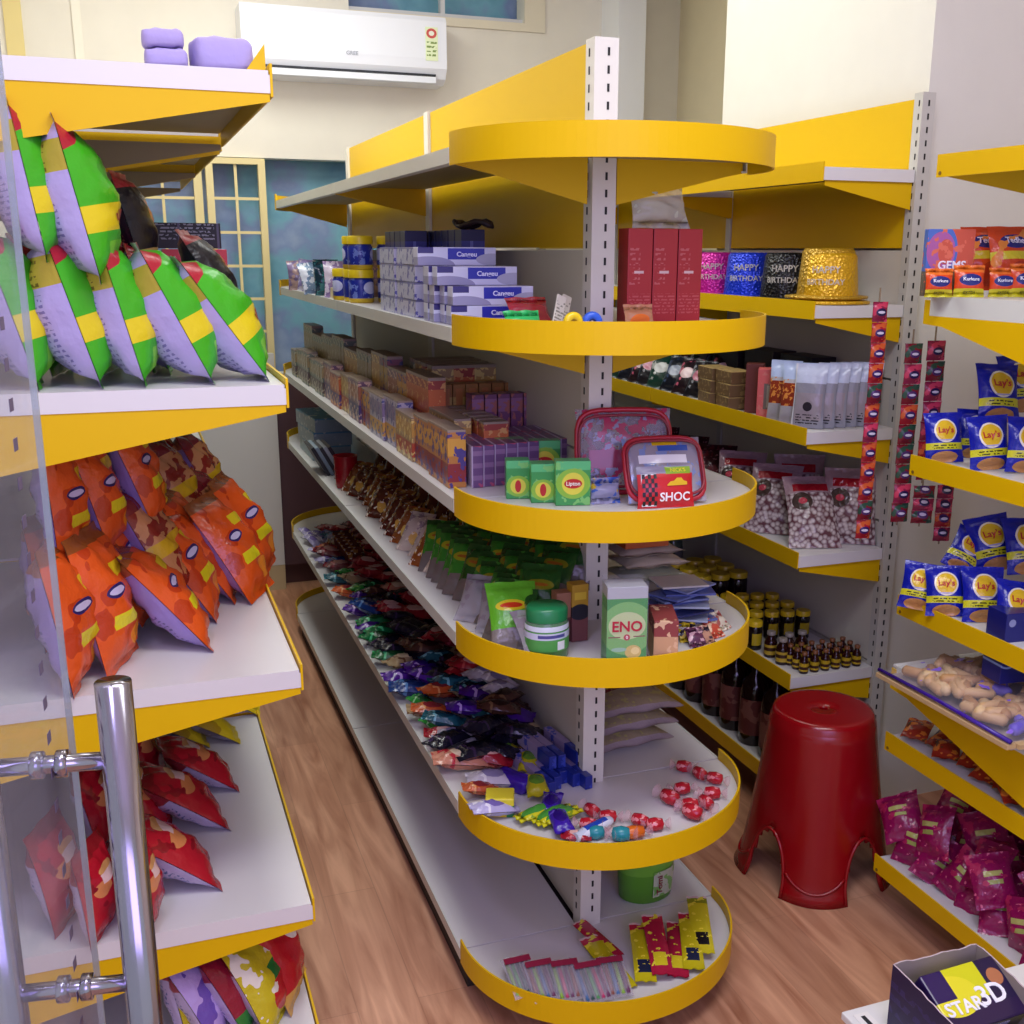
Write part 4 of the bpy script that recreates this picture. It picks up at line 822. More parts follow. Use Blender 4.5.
for i in range(5):
    x = -.115+.021*i; cbx(.018, .16, .03, tb, x, .06-.02*abs(i-2)+.02, T5+.0, 'narrow lilac box with a blue end lying beside the upright, %s from the left' % ['first', 'second', 'third', 'fourth', 'fifth'][i], 'box', 'narrow blue-ended boxes', yaw=.16)
    if i in (1, 2, 4): cbx(.018, .15, .03, tb, x+.004, .09, T5+.031, 'narrow lilac box with a blue end, %s of the upper layer' % {1: 'left', 2: 'middle', 4: 'right'}[i], 'box', 'narrow blue-ended boxes', yaw=.14)
for i, (px, py) in enumerate([(551, 806), (560, 822)]):
    q = on(px, py, 2, T5t); drop(FK['violet'], q.x, q.y, T5t, -.5+.4*i, .85, 84, '', ['violet packet with white stripes below the narrow blue boxes', 'violet packet touching the small red ones'][i])
yb = art('yellow_bundle', 'd4d01c', [('noise', (40, .58), '8aa81e'), ('ell', (0, .05, .012, .04), '4a9a3a')], .25, bump=.4)
ykb = bag_kind('snack_packet', .034, .1, .026, yb, yb, ph=1, wr=.5)
for i, (px, py, yaw) in enumerate([(528, 838, -1.35), (546, 848, -1.25), (560, 838, -1.3)]):
    q = on(px, py, 2, T5); X_, Y_ = clampr(q.x, q.y, .74); ykb.put((X_-.05, Y_+.012, T5+.014), (-rad(88), 0, yaw), 'bright yellow wrapped stick, %s of the bundle at the shelf rim' % ['left', 'front', 'back'][i], 'snack packet', 'bundle of yellow sticks')
rdc = art('red_sweet', 'b81c2c', [('noise', (70, .6), 'e88a90')], .2, bump=.3); clw = film('sweet_wrap', 'e0b0b8', .35)
def mk_candy(c, l=.03, r=.011):
    def mk():
        m = MB(); m.lathe([(.001, -l/2), (r*.8, -l/2+.003), (r, 0), (r*.8, l/2-.003), (.001, l/2)], 12)
        o = m.build('sweet', c)
        for s_ in (-1, 1): MB().lathe([(.0015, s_*l/2), (r*.5, s_*(l/2+.004)), (r*.95, s_*(l/2+.012))], 10, cap=False).build('wrapper_twist', clw, o)
        return o
    return Kind(mk)
Kred = mk_candy(rdc, .034, .013); Ktea = mk_candy(pl('2a8a94', .2), .034, .014); Kora = mk_candy(pl('d86a1c', .3), .046, .012)
def sweet(k, px, py, yaw, lb, sc=1, z=T5, grp=None):
    q = on(px, py, 2, z+.01); X_, Y_ = clampr(q.x, q.y, .9); k.put((X_, Y_, z+.0135*sc), (math.pi/2, 0, yaw), lb, 'sweet', grp, sc)
for i, (px, py, yaw, lb) in enumerate([(592, 812, .3, 'red wrapped sweet nearest the foot of the upright'), (608, 818, 1.2, 'red wrapped sweet between the teal sweets and the upright'), (588, 826, 1.0, 'red wrapped sweet beside the violet packet'), (640, 822, .6, 'red and amber wrapped sweet in the middle of the round shelf'), (655, 826, 1.3, 'red wrapped sweet right of the middle one'), (670, 800, .4, 'large red wrapped sweet left in the right-hand group'), (682, 790, 1.4, 'red wrapped sweet behind the large one'), (684, 768, .9, 'red wrapped sweet farthest back in the right-hand group'), (700, 775, .2, 'pale red wrapped sweet at the back right'),
        (690, 806, 1.2, 'clear pink wrapped sweet in the right-hand group'), (712, 822, .5, 'bright red wrapped sweet nearest the right rim'), (722, 796, 1.1, 'pink wrapped sweet touching the right rim'), (715, 806, .1, 'red wrapped sweet just behind the nearest at the right rim'), (724, 780, .7, 'faint pink wrapped sweet upper at the right rim')]):
    sweet(Kred, px, py, yaw, lb, 1.25 if i in (5, 10) else 1.05, grp='red wrapped sweets on the fifth round shelf')
sweet(Ktea, 596, 834, 1.4, 'teal wrapped sweet left of the two'); sweet(Ktea, 622, 838, 1.2, 'teal wrapped sweet right of the two', 1.1)
sweet(Kora, 648, 856, 1.45, 'orange wrapped roll at the rim of the fifth round shelf', 1.1)
btb = art('blue_white_tube', '1e44a8', [('z', (.03, .1), 'c8d0e0'), ('z', (-.1, -.03), 'c8d0e0'), ('x', (.008, .02), 'e0e4ee')], .25)
q = on(596, 850, 2, T5); m = MB(); m.lathe([(.005, -.05), (.009, -.045), (.013, -.03), (.013, .03), (.009, .045), (.011, .055)], 14); o = m.build('sweet_tube', btb); o.location = (*clampr(q.x, q.y, .8), T5+.0135); o.rotation_euler = (math.pi/2, .0, -1.15); tag(o, 'blue and white tube of sweets at the front rim of the fifth round shelf', 'sweet tube')
q = on(572, 852, 2, T5t); drop(FK['red'], q.x, q.y, T5t-.006, 1.2, .6, 86, '', 'pink-red packet under the end of the blue and white tube')
RIC = art('rice_sack', 'a8987a', [('rect', (-.08, .1, .09, .16), '7a2c34'), ('noise', (60, .58), 'b8b070'), ('z', (0, .02), 'b8a8b0'), ('z', (.17, .3), 'b8a8b0')], .35, bump=.3)
krc = bag_kind('rice_pack', .2, .2, .045, RIC, pl('a89c90', .4), ph=1, wr=.4)
for i in range(3):
    krc.put((.15+.005*i, .08-.005*i-.0*i, T5+.024+.042*i), (-rad(90), 0, .12-.05*i), '%s clear pack of rice with a red band, stacked beside the upright' % ['bottom', 'middle', 'top'][i], 'rice pack', 'rice packs beside the upright')
# ------------------------------------------------------------ lowest shelf
PCL = film('pencil_wrap', 'c8c0cc', .35)
def mk_pencils():
    m, _ = bag_mesh(.062, .1, .016, .006, .2, 1, 8, 10); o = m.build('pencil_packet', [PCL, PCL])
    for i, c in enumerate(random.sample(['8ab828', 'c02c5c', '1f4a3c', '8a4a30', '3a6a9a', '6a2a50', '4a9a4a'], 5)):
        MB().tube([(-.022+.011*i, 0, .008), (-.022+.011*i, 0, .09)], .0042, 6).build('pencil', pl(c, .3), o)
    MB().box(-.028, .028, -.0095, -.0088, .078, .092).build('header_card', pl('8a1c3c', .4), o); return o
for i, (px, py, yaw) in enumerate([(530, 1000, -.1), (550, 1004, -.05), (574, 1004, .02), (600, 1006, -.04), (620, 1002, .05)]):
    q = on(px, py, 2, T6); Kind(mk_pencils).put((q.x, max(q.y, -.27), T6+.008), (-rad(74), 0, -yaw-.1), 'clear packet of coloured pencils, %s from the left on the lowest round shelf' % ['first', 'second', 'third', 'fourth', 'fifth'][i], 'pencil packet', 'pencil packets')
def strip_art(i, c, top, a):
    return art('strip_%d' % i, c, [('z', (.13, .2), top), ('z', (.145, .153), 'e0c0c0'), ('rect', (-.012, .012, .02, .05), a), ('noise', (60, .62), 'e8d840')], .25, bump=.25)
sx = [strip_art(0, 'c0b418', 'b82040', '1c2440'), strip_art(1, 'a81c3c', 'b82040', 'd8c828'), strip_art(2, 'c8bc20', '8a9020', '101018')]
for i, (px, py, yaw, k, lb) in enumerate([(634, 1000, .12, 0, 'yellow sachet strip next to the pencil packets'), (652, 996, -.35, 0, 'yellow sachet strip with a purple blot'), (664, 985, -.3, 1, 'red sachet strip crossing over the yellow ones'), (680, 982, -.45, 1, 'wide red sachet strip with white lettering band'), (694, 975, -.4, 0, 'yellow and red sachet strip in the middle of the fan'), (704, 962, -.38, 2, 'yellow sachet strip at the right of the fan'), (618, 960, .3, 1, 'short red sachet strip lying behind the pencils')]):
    q = on(px, py, 2, T6); k2 = bag_kind('sachet_strip', .04, .15, .01, sx[k], sx[k], ph=i, wr=.4, nx=6)
    k2.put((q.x, max(q.y, -.25), T6+.007+.007*(i % 3)), (-rad(84-2*(i % 3)), 0, -yaw*-1), lb, 'sachet strip', 'fan of sachet strips', .9 if i == 6 else 1.12)
def mk_tub():
    m = MB(); g = art('green_tub', '5a9a2c', [('z', (.075, .2), '6fae3a')], .35)
    pr = [(.055, 0), (.064, .006), (.07, .1)]; m.lathe(pr, 28, sx=1, sy=.75); m.lathe([(.072, .1), (.0735, .108), (.07, .114), (.0, .114)], 28, sx=1, sy=.75, cap=False)
    o = m.build('tub', g)
    # curved paper label
    m = MB(); vs = []; n = 12
    for j, z in ((0, .02), (1, .085)):
        for i in range(n+1):
            a = -math.pi/2-.1+(i/n)*1.0; r = .066+.006*(z/.1)+.0012; vs.append((r*math.cos(a), r*.75*math.sin(a), z))
    m.add(vs, [(i, i+1, n+2+i, n+1+i) for i in range(n)], 0, True); m.build('paper_label', art('tub_label', 'b8c0a8', [('noise', (40, .56), '7ab05a')], .4), o)
    text_mesh('lettering', 'Tomi', .022, pl('a01c3c', .4), o, (0, 0, 0), (math.pi/2, -math.pi/2, 0), 1, .0002, warp=lambda p: ((.073+.0)*math.cos(-math.pi/2+.12+p.x*13), .75*.073*math.sin(-math.pi/2+.12+p.x*13)-.001, .052+p.z))
    return o
q = on(654, 905, 2, T6); Kind(mk_tub).put((q.x, q.y+.05, T6), (0, 0, .05), 'oval green plastic tub with a paper label on the lowest shelf', 'tub')
# ------------------------------------------------------------ rack behind the stool
U2, U3, U4, U5, U6 = [z+.0335 for z in R1L[1:]]
def mk_hat(c, l, tcol='f0ece0'):
    def mk():
        t_ = NT('sequin_'+l); v = t_.voro(130); hs = t_.n.new('ShaderNodeBump'); hs.inputs['Strength'].default_value = .7; hs.inputs['Distance'].default_value = .004
        t_.link(v.outputs['Distance'], hs.inputs['Height']); t_.link(hs.outputs[0], t_.b.inputs['Normal'])
        t_.b.inputs['Base Color'].default_value = srgb(c); t_.b.inputs['Metallic'].default_value = .35; t_.b.inputs['Roughness'].default_value = .32
        m = MB(); m.lathe([(.076, .006), (.074, .03), (.066, .118), (.06, .126), (0, .127)], 32, cap=False); o = m.build('party_hat', t_.m)
        m = MB(); m.lathe([(.074, .006), (.104, .001), (.106, .004), (.104, .008), (.075, .011)], 32, cap=False); m.build('brim', t_.m, o)
        for s_, z, w in (('HAPPY', .085, .024), ('BIRTHDAY', .055, .02)):
            text_mesh('lettering', s_, w, pl(tcol, .3), o, (0, 0, 0), FR, 1, .0002, warp=lambda p, z=z: ((.0775-.1*z+.0022)*math.sin(p.x/.07-.5), -(.0775-.1*z+.0022)*math.cos(p.x/.07-.5), z+p.z))
        return o
    return Kind(mk)
for x, y, c, l, lb in [(.845, .47, 'd8a818', 'gold', 'gold sequin party hat nearest the rack end'), (.845, .66, '141418', 'black', 'black sequin party hat between the gold and the blue one'), (.845, .86, '1638c8', 'blue', 'bright blue sequin party hat'), (.845, 1.06, 'c01890', 'pink', 'magenta sequin party hat, mostly hidden by the red boxes')]:
    mk_hat(c, l).put((x, y, U2), (0, 0, -.25), lb, 'party hat', 'sequin party hats')
mk_hat('b89020', 'gold2').put((.845, .48, U2+.012), (0, 0, .3), 'second gold sequin party hat nested over the nearest one', 'party hat', 'sequin party hats', 1.0)
for i in range(4): bag_kind('tinsel_packet', .1, .12, .05, art('tinsel_%d' % i, ['2a2a38', '3a3048', '4a3a50', '282430'][i], [('noise', (50, .55), '8a7a90')], .3, bump=.5), BLK, ph=i).put((.85, 1.26+.12*i, U2), (-.2, 0, -.5), 'dark glittery packet behind the magenta hat, %s from the hats' % ORD[i], 'party packet', 'dark party packets', 1.1)
# third level: pouches etc
pch = art('popcorn_pouch', '8f8f9c', [('z', (.115, .3), 'c4cce4'), ('rect', (-.035, .035, .02, .09), '9a9098'), ('ell', (0, .055, .012, .012), '2a2630'), ('rows', (-.03, .03, .008, .035, 140), '3a3840'), ('x', (-.05, -.037), 'd8d8e0')], .25, bump=.25)
Kpp = bag_kind('popcorn_pouch', .085, .165, .03, pch, pch, ph=1, wr=.4)
for i in range(6): Kpp.put((.775+.034*i, .425, U3+.001), (-rad(8), 0, rad(-48)), 'silver-grey pouch with a black dot, %s in the row of six' % ['first from the aisle', 'second from the aisle', 'third from the aisle', 'fourth from the aisle', 'fifth from the aisle', 'last next to the post'][i], 'popcorn pouch', 'silver-grey pouches')
ph_ = art('popcorn_dots', 'b8b4b8', [('z', (.05, .11), '8a3420'), ('noise', (75, .55), 'd88a40'), ('z', (.0, .05), 'a8a4a8'), ('z', (.12, .3), 'b8c8e8'), ('ell', (.02, .03, .01, .01), '2a2630')], .25, bump=.25)
for i in range(2): bag_kind('popcorn_pouch', .085, .165, .03, ph_, pch, ph=i).put((.765, .47+.06*i, U3+.001), (-rad(8), 0, rad(-50)), ['pouch with brown caramel picture, in front of the silver-grey ones', 'pouch with brown caramel picture, right beside the pink box'][i], 'popcorn pouch')
pk = art('pink_box', 'd8605c', [('rect', (-.02, .022, .025, .095), '7a6a60'), ('noise', (60, .6), 'd8786c'), ('rect', (-.012, .008, .03, .09), 'a89a88')], .4)
cbx(.075, .05, .135, pk, .79, .625, U3, 'coral pink box with a picture window, left of the pouches', yaw=-.6)
cbx(.05, .05, .138, pl('6a2c24', .5), .8, .73, U3, 'dark brown box squeezed left of the pink box', yaw=-.6)
brb = art('brown_gift_box', '6a5030', [('z', (.034, .1), 'b89a60'), ('noise', (60, .58), '8a7048')], .5)
for i in range(3):
    for j in range(2): cbx(.07, .1, .036, brb, .79+.0*i, .83+.11*j, U3+.037*i, '%s brown sweet box in the %s pile left of the pink box' % (['bottom', 'middle', 'top'][i], ['nearer', 'farther'][j]), 'box', 'brown sweet boxes', yaw=-.15+.05*i)
blk = [art('black_pack_%d' % i, c, [('noise', (40, .58), d), ('ell', (0, .07, .025, .02), e)], .3, bump=.3) for i, (c, d, e) in enumerate((('16141c', '8a8a90', 'c06a80'), ('201018', 'c05a70', 'e8c8c8'), ('101420', '3a4a6a', '8a90a0'), ('14382c', 'a8a8a0', 'c8c8c0')))]
for i in range(10):
    for c in range(2): bag_kind('biscuit_packet', .085, .13, .035, blk[(i+c) % 4], BLK, ph=i+c).put((.79+.09*c, 1.07+.085*i, U3+.001+.02*c), (-rad(35), 0, -.9+J(.2)), '%s biscuit packet leaning in the %s row' % (['black and pink', 'maroon and pink', 'dark blue', 'dark green'][(i+c) % 4], ['front', 'back'][c]), 'biscuit packet', 'biscuit packets %d %d' % ((i+c) % 4, c))
for i in range(5): cbx(.08, .16, .16, pl(['1c1a24', '241c20', '1a1418', '30202c', '181820'][i], .5), .95, .7+.2*i, U3, 'dark box against the back panel behind the sweet boxes', 'box', 'dark boxes against the back panel')
# fourth level: bags of white beans
bnf = film('bean_bag', 'a8827c', .95); nt = NT('white_beans'); v = nt.voro(85)
crr = nt.n.new('ShaderNodeValToRGB'); nt.link(v.outputs['Distance'], crr.inputs[0]); crr.color_ramp.elements[0].color = srgb('d8ccc8'); crr.color_ramp.elements[1].color = srgb('6a4048'); crr.color_ramp.elements[1].position = .75; crr.color_ramp.elements[0].position = .25
top = nt.mask('z', (.15, .4)); rib = nt.mask('rect', (-.05, .045, .155, .178)); ell = nt.mask('ell', (-.03, .125, .026, .026)); el2 = nt.mask('ell', (-.03, .125, .011, .009))
cc = nt.mix(top, crr.outputs[0], 'a88a90'); cc = nt.mix(rib, cc, 'a81828'); cc = nt.mix(ell, cc, '4a3a34'); cc = nt.mix(el2, cc, 'c04050'); nt.link(cc, nt.b.inputs['Base Color']); nt.b.inputs['Roughness'].default_value = .25
bb = nt.n.new('ShaderNodeBump'); bb.inputs['Strength'].default_value = .6; bb.inputs['Distance'].default_value = .004; nt.link(v.outputs['Distance'], bb.inputs['Height']); nt.link(bb.outputs[0], nt.b.inputs['Normal'])
Kbn = [bag_kind('bean_bag', .145, .205, .065, nt.m, nt.m, ph=i*2.3, wr=.4) for i in range(2)]
for i, (x, y, a, yaw, lb) in enumerate([(.79, .60, 28, -.75, 'clear bag of white beans behind the front one'), (.825, .42, 32, -.3, 'clear bag of white beans with red ribbon and round badge, foremost'), (.935, .43, 12, -.55, 'clear bag of white beans with a dark red top, against the post'), (.8, .80, 25, -.7, 'third clear bag of white beans along the shelf'), (.92, .66, 8, -.5, 'upright clear bag of white beans at the back')]):
    Kbn[i % 2].put((x, y, U4+.001), (-rad(a), 0, yaw), lb, 'bean bag', 'bags of white beans')
drk = art('dark_red_bag', '3a1018', [('noise', (30, .55), '6a1c28'), ('noise', (80, .64), 'a87a80')], .3, bump=.4)
for i in range(9): bag_kind('pulse_bag', .13, .17, .06, drk, drk, ph=i).put((.8+.08*(i % 2), .98+.1*i, U4+.001), (-rad(20), 0, -.6+J(.2)), 'dark red pulse bag in the shaded row left of the white beans', 'pulse bag', 'dark red pulse bags')
# fifth level: jars and bottles
honey = art('dark_jar_glass', '150c0c', [('rect', (-.012, .03, .015, .05), 'b09a20')], .15)
Khj = mk_jar(.021, .085, 'd8b818', honey, .015, 'honey_jar', n=18); Khb = mk_jar(.03, .115, 'cdb020', honey, .018, 'honey_jar', n=20)
for r in range(4):
    for c in range(5):
        if r == 0 and c > 0: continue
        Khj.put((.765+.046*c, .6+.0+.085*r-.012*c, U5), (0, 0, -.3), 'dark jar with a yellow lid, %s row, %s from the aisle' % (['nearest', 'second', 'third', 'fourth'][r], ['first', 'second', 'third', 'fourth', 'fifth'][c]), 'honey jar', 'dark jars with yellow lids')
for r in range(3):
    for c in range(3): Khb.put((.79+.066*c, .97+.085*r, U5), (0, 0, 0), 'larger dark jar with yellow lid, %s row behind the small jars, %s from the aisle' % (['first', 'second', 'third'][r], ['first', 'second', 'third'][c]), 'honey jar', 'large dark jars with yellow lids')
def mk_bottle(name, r, h, c, cap, lab=None, nr=.4, capz=.86):
    def mk():
        m = MB(); m.lathe([(r*.92, 0), (r, h*.03), (r, h*.56), (r*.85, h*.66), (r*nr, h*.76), (r*nr, h*capz)], 16); o = m.build(name, art(name+'_glass', c, (), .12))
        MB().lathe([(r*nr*1.25, h*capz), (r*nr*1.25, h*.985), (r*nr, h)], 14).build('cap', pl(cap, .4), o)
        if lab: MB().lathe([(r*1.02, h*.12), (r*1.02, h*.5)], 16, cap=False).build('paper_label', art(name+'_label', *lab), o)
        return o
    return Kind(mk)
Ksb = mk_bottle('syrup_bottle', .0125, .06, '2c0c08', '7a4a28', ('b89a20', [('z', (.012, .02), '3a1a10')], .4), .5)
for r in range(3):
    for c in range(6): Ksb.put((.792+.034*c, .388+.034*r, U5), (0, 0, -.3), 'tiny brown bottle, %s row, %s from the aisle' % (['front', 'middle', 'back'][r], ['first', 'second', 'third', 'fourth', 'fifth', 'sixth'][c]), 'small bottle', 'tiny brown bottles')
Kmb = mk_bottle('syrup_bottle', .018, .075, '280c0a', '8a8078', ('b89a30', [('z', (.02, .03), '3a1a10')], .4), .55)
for i, (x, y) in enumerate([(.775, .47), (.815, .50), (.775, .53), (.86, .505)]): Kmb.put((x, y, U5), (0, 0, .2), 'squat brown bottle with a grey cap, %s beside the tiny bottles' % ['nearest the aisle edge', 'second in', 'behind the nearest', 'innermost'][i], 'small bottle', 'squat brown bottles')
Kgb = mk_bottle('cleaner_bottle', .035, .21, '5a6a58', '2f7a3a', ('4a4a4a', [('z', (.05, .1), '7a7a78')], .4), .4)
for i in range(5): Kgb.put((.8+.08*(i % 2), 1.25+.1*i, U5), (0, 0, 0), 'tall grey-green bottle in the shade behind the dark jars, %s from them' % ORD[i], 'bottle', 'tall grey-green bottles')
Kcb = mk_bottle('drink_bottle', .044, .29, '1c0808', '5a1010', ('5a2220', [('noise', (20, .5), '7a4a40')], .5), .32, .93)
for i in range(12): Kcb.put((.80+.1*(i % 2), .52+.115*(i//2)+.03*(i % 2), U6), (0, 0, i*.8), 'tall dark bottle on the lowest shelf left of the stool, %s row, %s' % (['front', 'back'][i % 2], ['nearest', 'second', 'third', 'fourth', 'fifth', 'farthest'][i//2]), 'drink bottle', 'dark drink bottles')
# ------------------------------------------------------------ red stool
def mk_stool():
    H = .44; R0, R1 = .128, .185; red = art('red_plastic', '8e0610', (), .22, vary=.08)
    m = MB(); n = 96; rows = 22; W = 4; v = []; idx = {}
    def keep(a, z):
        d = min(abs((a-b+math.pi) % (2*math.pi)-math.pi) for b in [math.pi/4+k*math.pi/2 for k in range(4)])
        return z > .155 or d*(R1) > .062*math.sqrt(max(0, 1-(z/.155)**2.6)) or z < 0
    def pt(a, z, off=0):
        f = z/H; sq = 1+.045*(1-f)*math.cos(4*a); r = (R1+(R0-R1)*f**.85)*sq+off
        if z < .03: r += .008*(1-z/.03)
        if f > .95: r -= .012*((f-.95)/.05)**2
        return (r*math.cos(a), r*math.sin(a), z)
    for sgn, off in ((0, 0), (1, -.005)):
        for j in range(rows+1):
            for k in range(n): v.append(pt(2*math.pi*k/n, H*j/rows, off))
    f = []; K_ = (rows+1)*n
    ok = lambda j, k: keep(2*math.pi*(k+.5)/n, H*(j+.5)/rows)
    for j in range(rows):
        for k in range(n):
            if not ok(j, k): continue
            q = (k+1) % n; a, b, c, d = j*n+k, j*n+q, (j+1)*n+q, (j+1)*n+k
            f += [(a, b, c, d), (K_+a, K_+d, K_+c, K_+b)]
            if j == 0: f.append((a, K_+a, K_+b, b))
            if j > 0 and not ok(j-1, k): f.append((a, K_+a, K_+b, b))
            if not ok(j, q): f.append((b, K_+b, K_+c, c))
            if not ok(j, (k-1) % n): f.append((a, d, K_+d, K_+a))
    m.add(v, f, 0, True)
    m2 = MB(); m2.lathe([(.011, H+.0), (.013, H+.004), (.05, H+.005), (.1, H+.006), (R0-.016, H+.006), (R0-.006, H+.003), (R0-.002, H-.006), (R0+.002, H-.02)], 64, cap=False)
    m2.lathe([(.011, H), (.011, H-.02)], 32, cap=False)
    o = m.build('stool', red); m2.build('seat', red, o)
    for b in range(4):
        b0 = math.pi/4+b*math.pi/2; pts = []
        for i in range(21):
            t_ = math.pi*i/20; zz = .155*max(0, math.sin(t_))**(1/1.3)
            pts.append(Vector(pt(b0+.066*math.cos(t_)/R1, max(.004, zz), .001)))
        MB().tube(pts, .0045, 8).build('leg_rim', red, o)
    for b in range(4):
        b0 = b*math.pi/2; MB().tube([pt(b0+(i-8)/8*.42, .03+.0016*(i-8)**2*.35, .002) for i in range(17)], .004, 6).build('foot_ridge', red, o)
    return o
sp = on(826, 716, 2, .446)
o = Kind(mk_stool).put((.705, .165, 0), (0, 0, rad(57)), 'dark red plastic stool standing on the floor at the end of the aisle', 'stool')
# ------------------------------------------------------------ right front rack goods
V2 = 1.405+.0585; V3, V4, V5, V6 = [z+.0335 for z in R2L[1:]]; V25 = .575+.0585
ora = art('orange_snack', 'd8481c', [('z', (.0, .022), 'd0c828'), ('ell', (0, .045, .03, .016), '2a3078'), ('z', (.065, .2), 'e8742a')], .25, bump=.35)
Kos = bag_kind('snack_packet', .085, .085, .035, ora, ora, [('Kurkure', .013, 'e8e8f4', 0, .046, 1), ('EXTRA', .008, '5a5a10', 0, .012, 1.3)], ph=1)
def at_y(px, py, y, zfix): q = on(px, py, 1, y); return (q.x, y, zfix)
for i, (px, y, sc, lb) in enumerate([(939, -.12, .68, 'small orange snack packet at the left end of the upper right shelf'), (969, -.13, .76, 'orange snack packet second from the left on the upper right shelf'), (1003, -.14, .7, 'orange snack packet with yellow band, third from the left'), (1026, -.16, .8, 'orange snack packet cut by the right picture edge')]):
    Kos.put(at_y(px, 290, y, V2), (-.15, 0, -.35), lb, 'snack packet', 'orange snack packets', sc)
orb = art('orange_large', 'd0481c', [('z', (.075, .095), 'd8cc30'), ('ell', (0, .12, .04, .018), '2a2a70'), ('ell', (.01, .04, .03, .03), 'b0381c'), ('noise', (18, .6), 'e08a3a')], .25, bump=.45)
for i, (px, y, yaw, lb) in enumerate([(985, -.04, -.3, 'large orange snack bag leaning behind the small ones'), (1012, -.1, -.1, 'larger orange snack bag with yellow band at the right edge')]):
    p = at_y(px, 290, y, V2+.01); bag_kind('snack_bag', .13, .16, .05, orb, orb, [('Tedhe', .022, 'e8e4f0', 0, .122, 1)], ph=i).put(p, (-.22, 0, yaw), lb, 'snack bag', None, .85)
crd = art('sweets_box', 'c8543c', [('ell', (-.03, .09, .045, .06), '4a6ab8'), ('ell', (-.02, .09, .03, .04), 'a85a98'), ('ell', (-.01, .09, .016, .025), 'c8543c'), ('z', (.0, .05), '6a5a48'), ('noise', (60, .6), 'd86a50')], .35)
p = at_y(950, 260, -.085, V2); cbx(.1, .02, .135, crd, p[0], -.078, V2, 'upright colourful sweets box with white GEMS lettering', yaw=-.3, texts=[('GEMS', .024, 'f0ecf4', .005, .062, 1)])
# blue crisp packets
blu = art('blue_crisps', '101c9a', [('z', (.034, .052), 'd0cc28'), ('ell', (0, .034*.4, .035, .016), 'b8824a'), ('ell', (0, .085, .03, .032), 'e8e0d0'), ('ell', (0, .085, .026, .028), 'e0b828'), ('rows', (-.035, .03, .036, .05, 150), '3a3a18'), ('rect', (-.018, .018, .058, .061), 'a8a8d8')], .22, bump=.35)
Kly = [bag_kind('crisp_packet', .105, .135, .045, blu, pl('101c8a', .3), [("Lay's", .022, 'b81c24', 0, .086, 1)], ph=1+i*1.8, wr=.6) for i in range(2)]
LYG = 'blue crisp packets'
for i, (px, py, y, dz, sc, a, yaw, lb) in enumerate([(945, 455, -.10, 0, .8, 14, -.35, 'blue crisp packet leftmost on the upper of the two blue shelves'), (990, 475, -.2, 0, .84, 14, -.3, 'blue crisp packet second from the left on the upper blue shelf'), (1024, 485, -.25, 0, .85, 14, -.3, 'blue crisp packet at the right edge on the upper blue shelf'), (1000, 412, -.12, .085, .95, 20, -.2, 'blue crisp packet lying on top of the upper blue row'), (1025, 400, -.1, .1, .95, 20, -.2, 'blue crisp packet topmost at the right edge of the upper blue shelf'), (975, 440, -.08, 0, .8, 14, -.3, 'blue crisp packet half hidden behind the two foremost upper ones')]):
    p = on(px, py, 1, y); Kly[i % 2].put((p.x, y, V3+.001+dz), (-rad(a), J(.08), yaw), lb, 'crisp packet', LYG, sc)
for i, (px, py, y, dz, sc, a, yaw, rl, lb) in enumerate([(915, 615, -.12, 0, .78, 22, -.7, .1, 'blue crisp packet leftmost on the lower blue shelf, turned away'), (945, 625, -.18, 0, .82, 22, -.55, -.05, 'blue crisp packet second from the left on the lower blue shelf'), (982, 640, -.24, 0, .88, 22, -.4, 0, 'blue crisp packet third from the left with a clear yellow badge'), (1012, 655, -.33, 0, .85, 26, -.4, .15, 'blue crisp packet at the lower right with only its yellow strip showing'), (958, 560, -.1, .07, .8, 35, -.6, .5, 'blue crisp packet tilted over the lower row'), (1000, 565, -.14, .075, .95, 28, -.35, -.2, 'dark blue crisp packet highest on the lower blue shelf'), (1030, 570, -.2, .08, .95, 28, -.3, 0, 'blue crisp packet beside the highest one at the right edge')]):
    p = on(px, py, 1, y); Kly[i % 2].put((p.x, y, V4+.001+dz), (-rad(a), rl, yaw), lb, 'crisp packet', LYG, sc)
p = on(1024, 650, 1, -.5); nb = art('navy_box', '12186a', [('ell', (-.03, .06, .028, .028), '8aa0d8'), ('ell', (-.03, .06, .024, .024), '12186a'), ('ell', (-.03, .06, .016, .016), 'c0c8e8'), ('ell', (-.03, .13, .008, .008), '8a90b8')], .3)
p = on(1008, 650, 1, -.36); cbx(.09, .06, .15, nb, p.x+.04, -.33, V25+.066, 'navy blue box with a pale ring, standing at the right edge', yaw=-.1)
# bag of wrapped biscuit sticks on the low right shelf
bx0, by0, bx1, by1 = .655, -.5, .98, -.1
bag = empty('biscuit_bag', (0, 0, V25), label='large clear bag of tan biscuits with purple edges lying on the low right shelf', cat='biscuit bag')
N = 26; m = MB(); vs = []; bf = film('biscuit_bag_film', 'd8d4e4', .1, .06, layers=[('noise', (24, .68), '8a6ad8')])
hb = lambda u, v: .016+.05*(max(0, math.sin(math.pi*u))*max(0, math.sin(math.pi*v)))**.5*(1+.12*math.sin(9*u+5*v)+.1*math.sin(17*v-7*u))
for j in range(N+1):
    for i in range(N+1): u, v_ = i/N, j/N; vs.append((bx0+(bx1-bx0)*u, by0+(by1-by0)*v_, hb(u, v_)))
m.add(vs, [(j*(N+1)+i, j*(N+1)+i+1, (j+1)*(N+1)+i+1, (j+1)*(N+1)+i) for j in range(N) for i in range(N)], 0, True)
m.build('bag_film', bf, bag)
MB().box(bx0, bx1, by0, by1, .0008, .0024).build('bag_underside', pl('9a8a88', .4), bag)
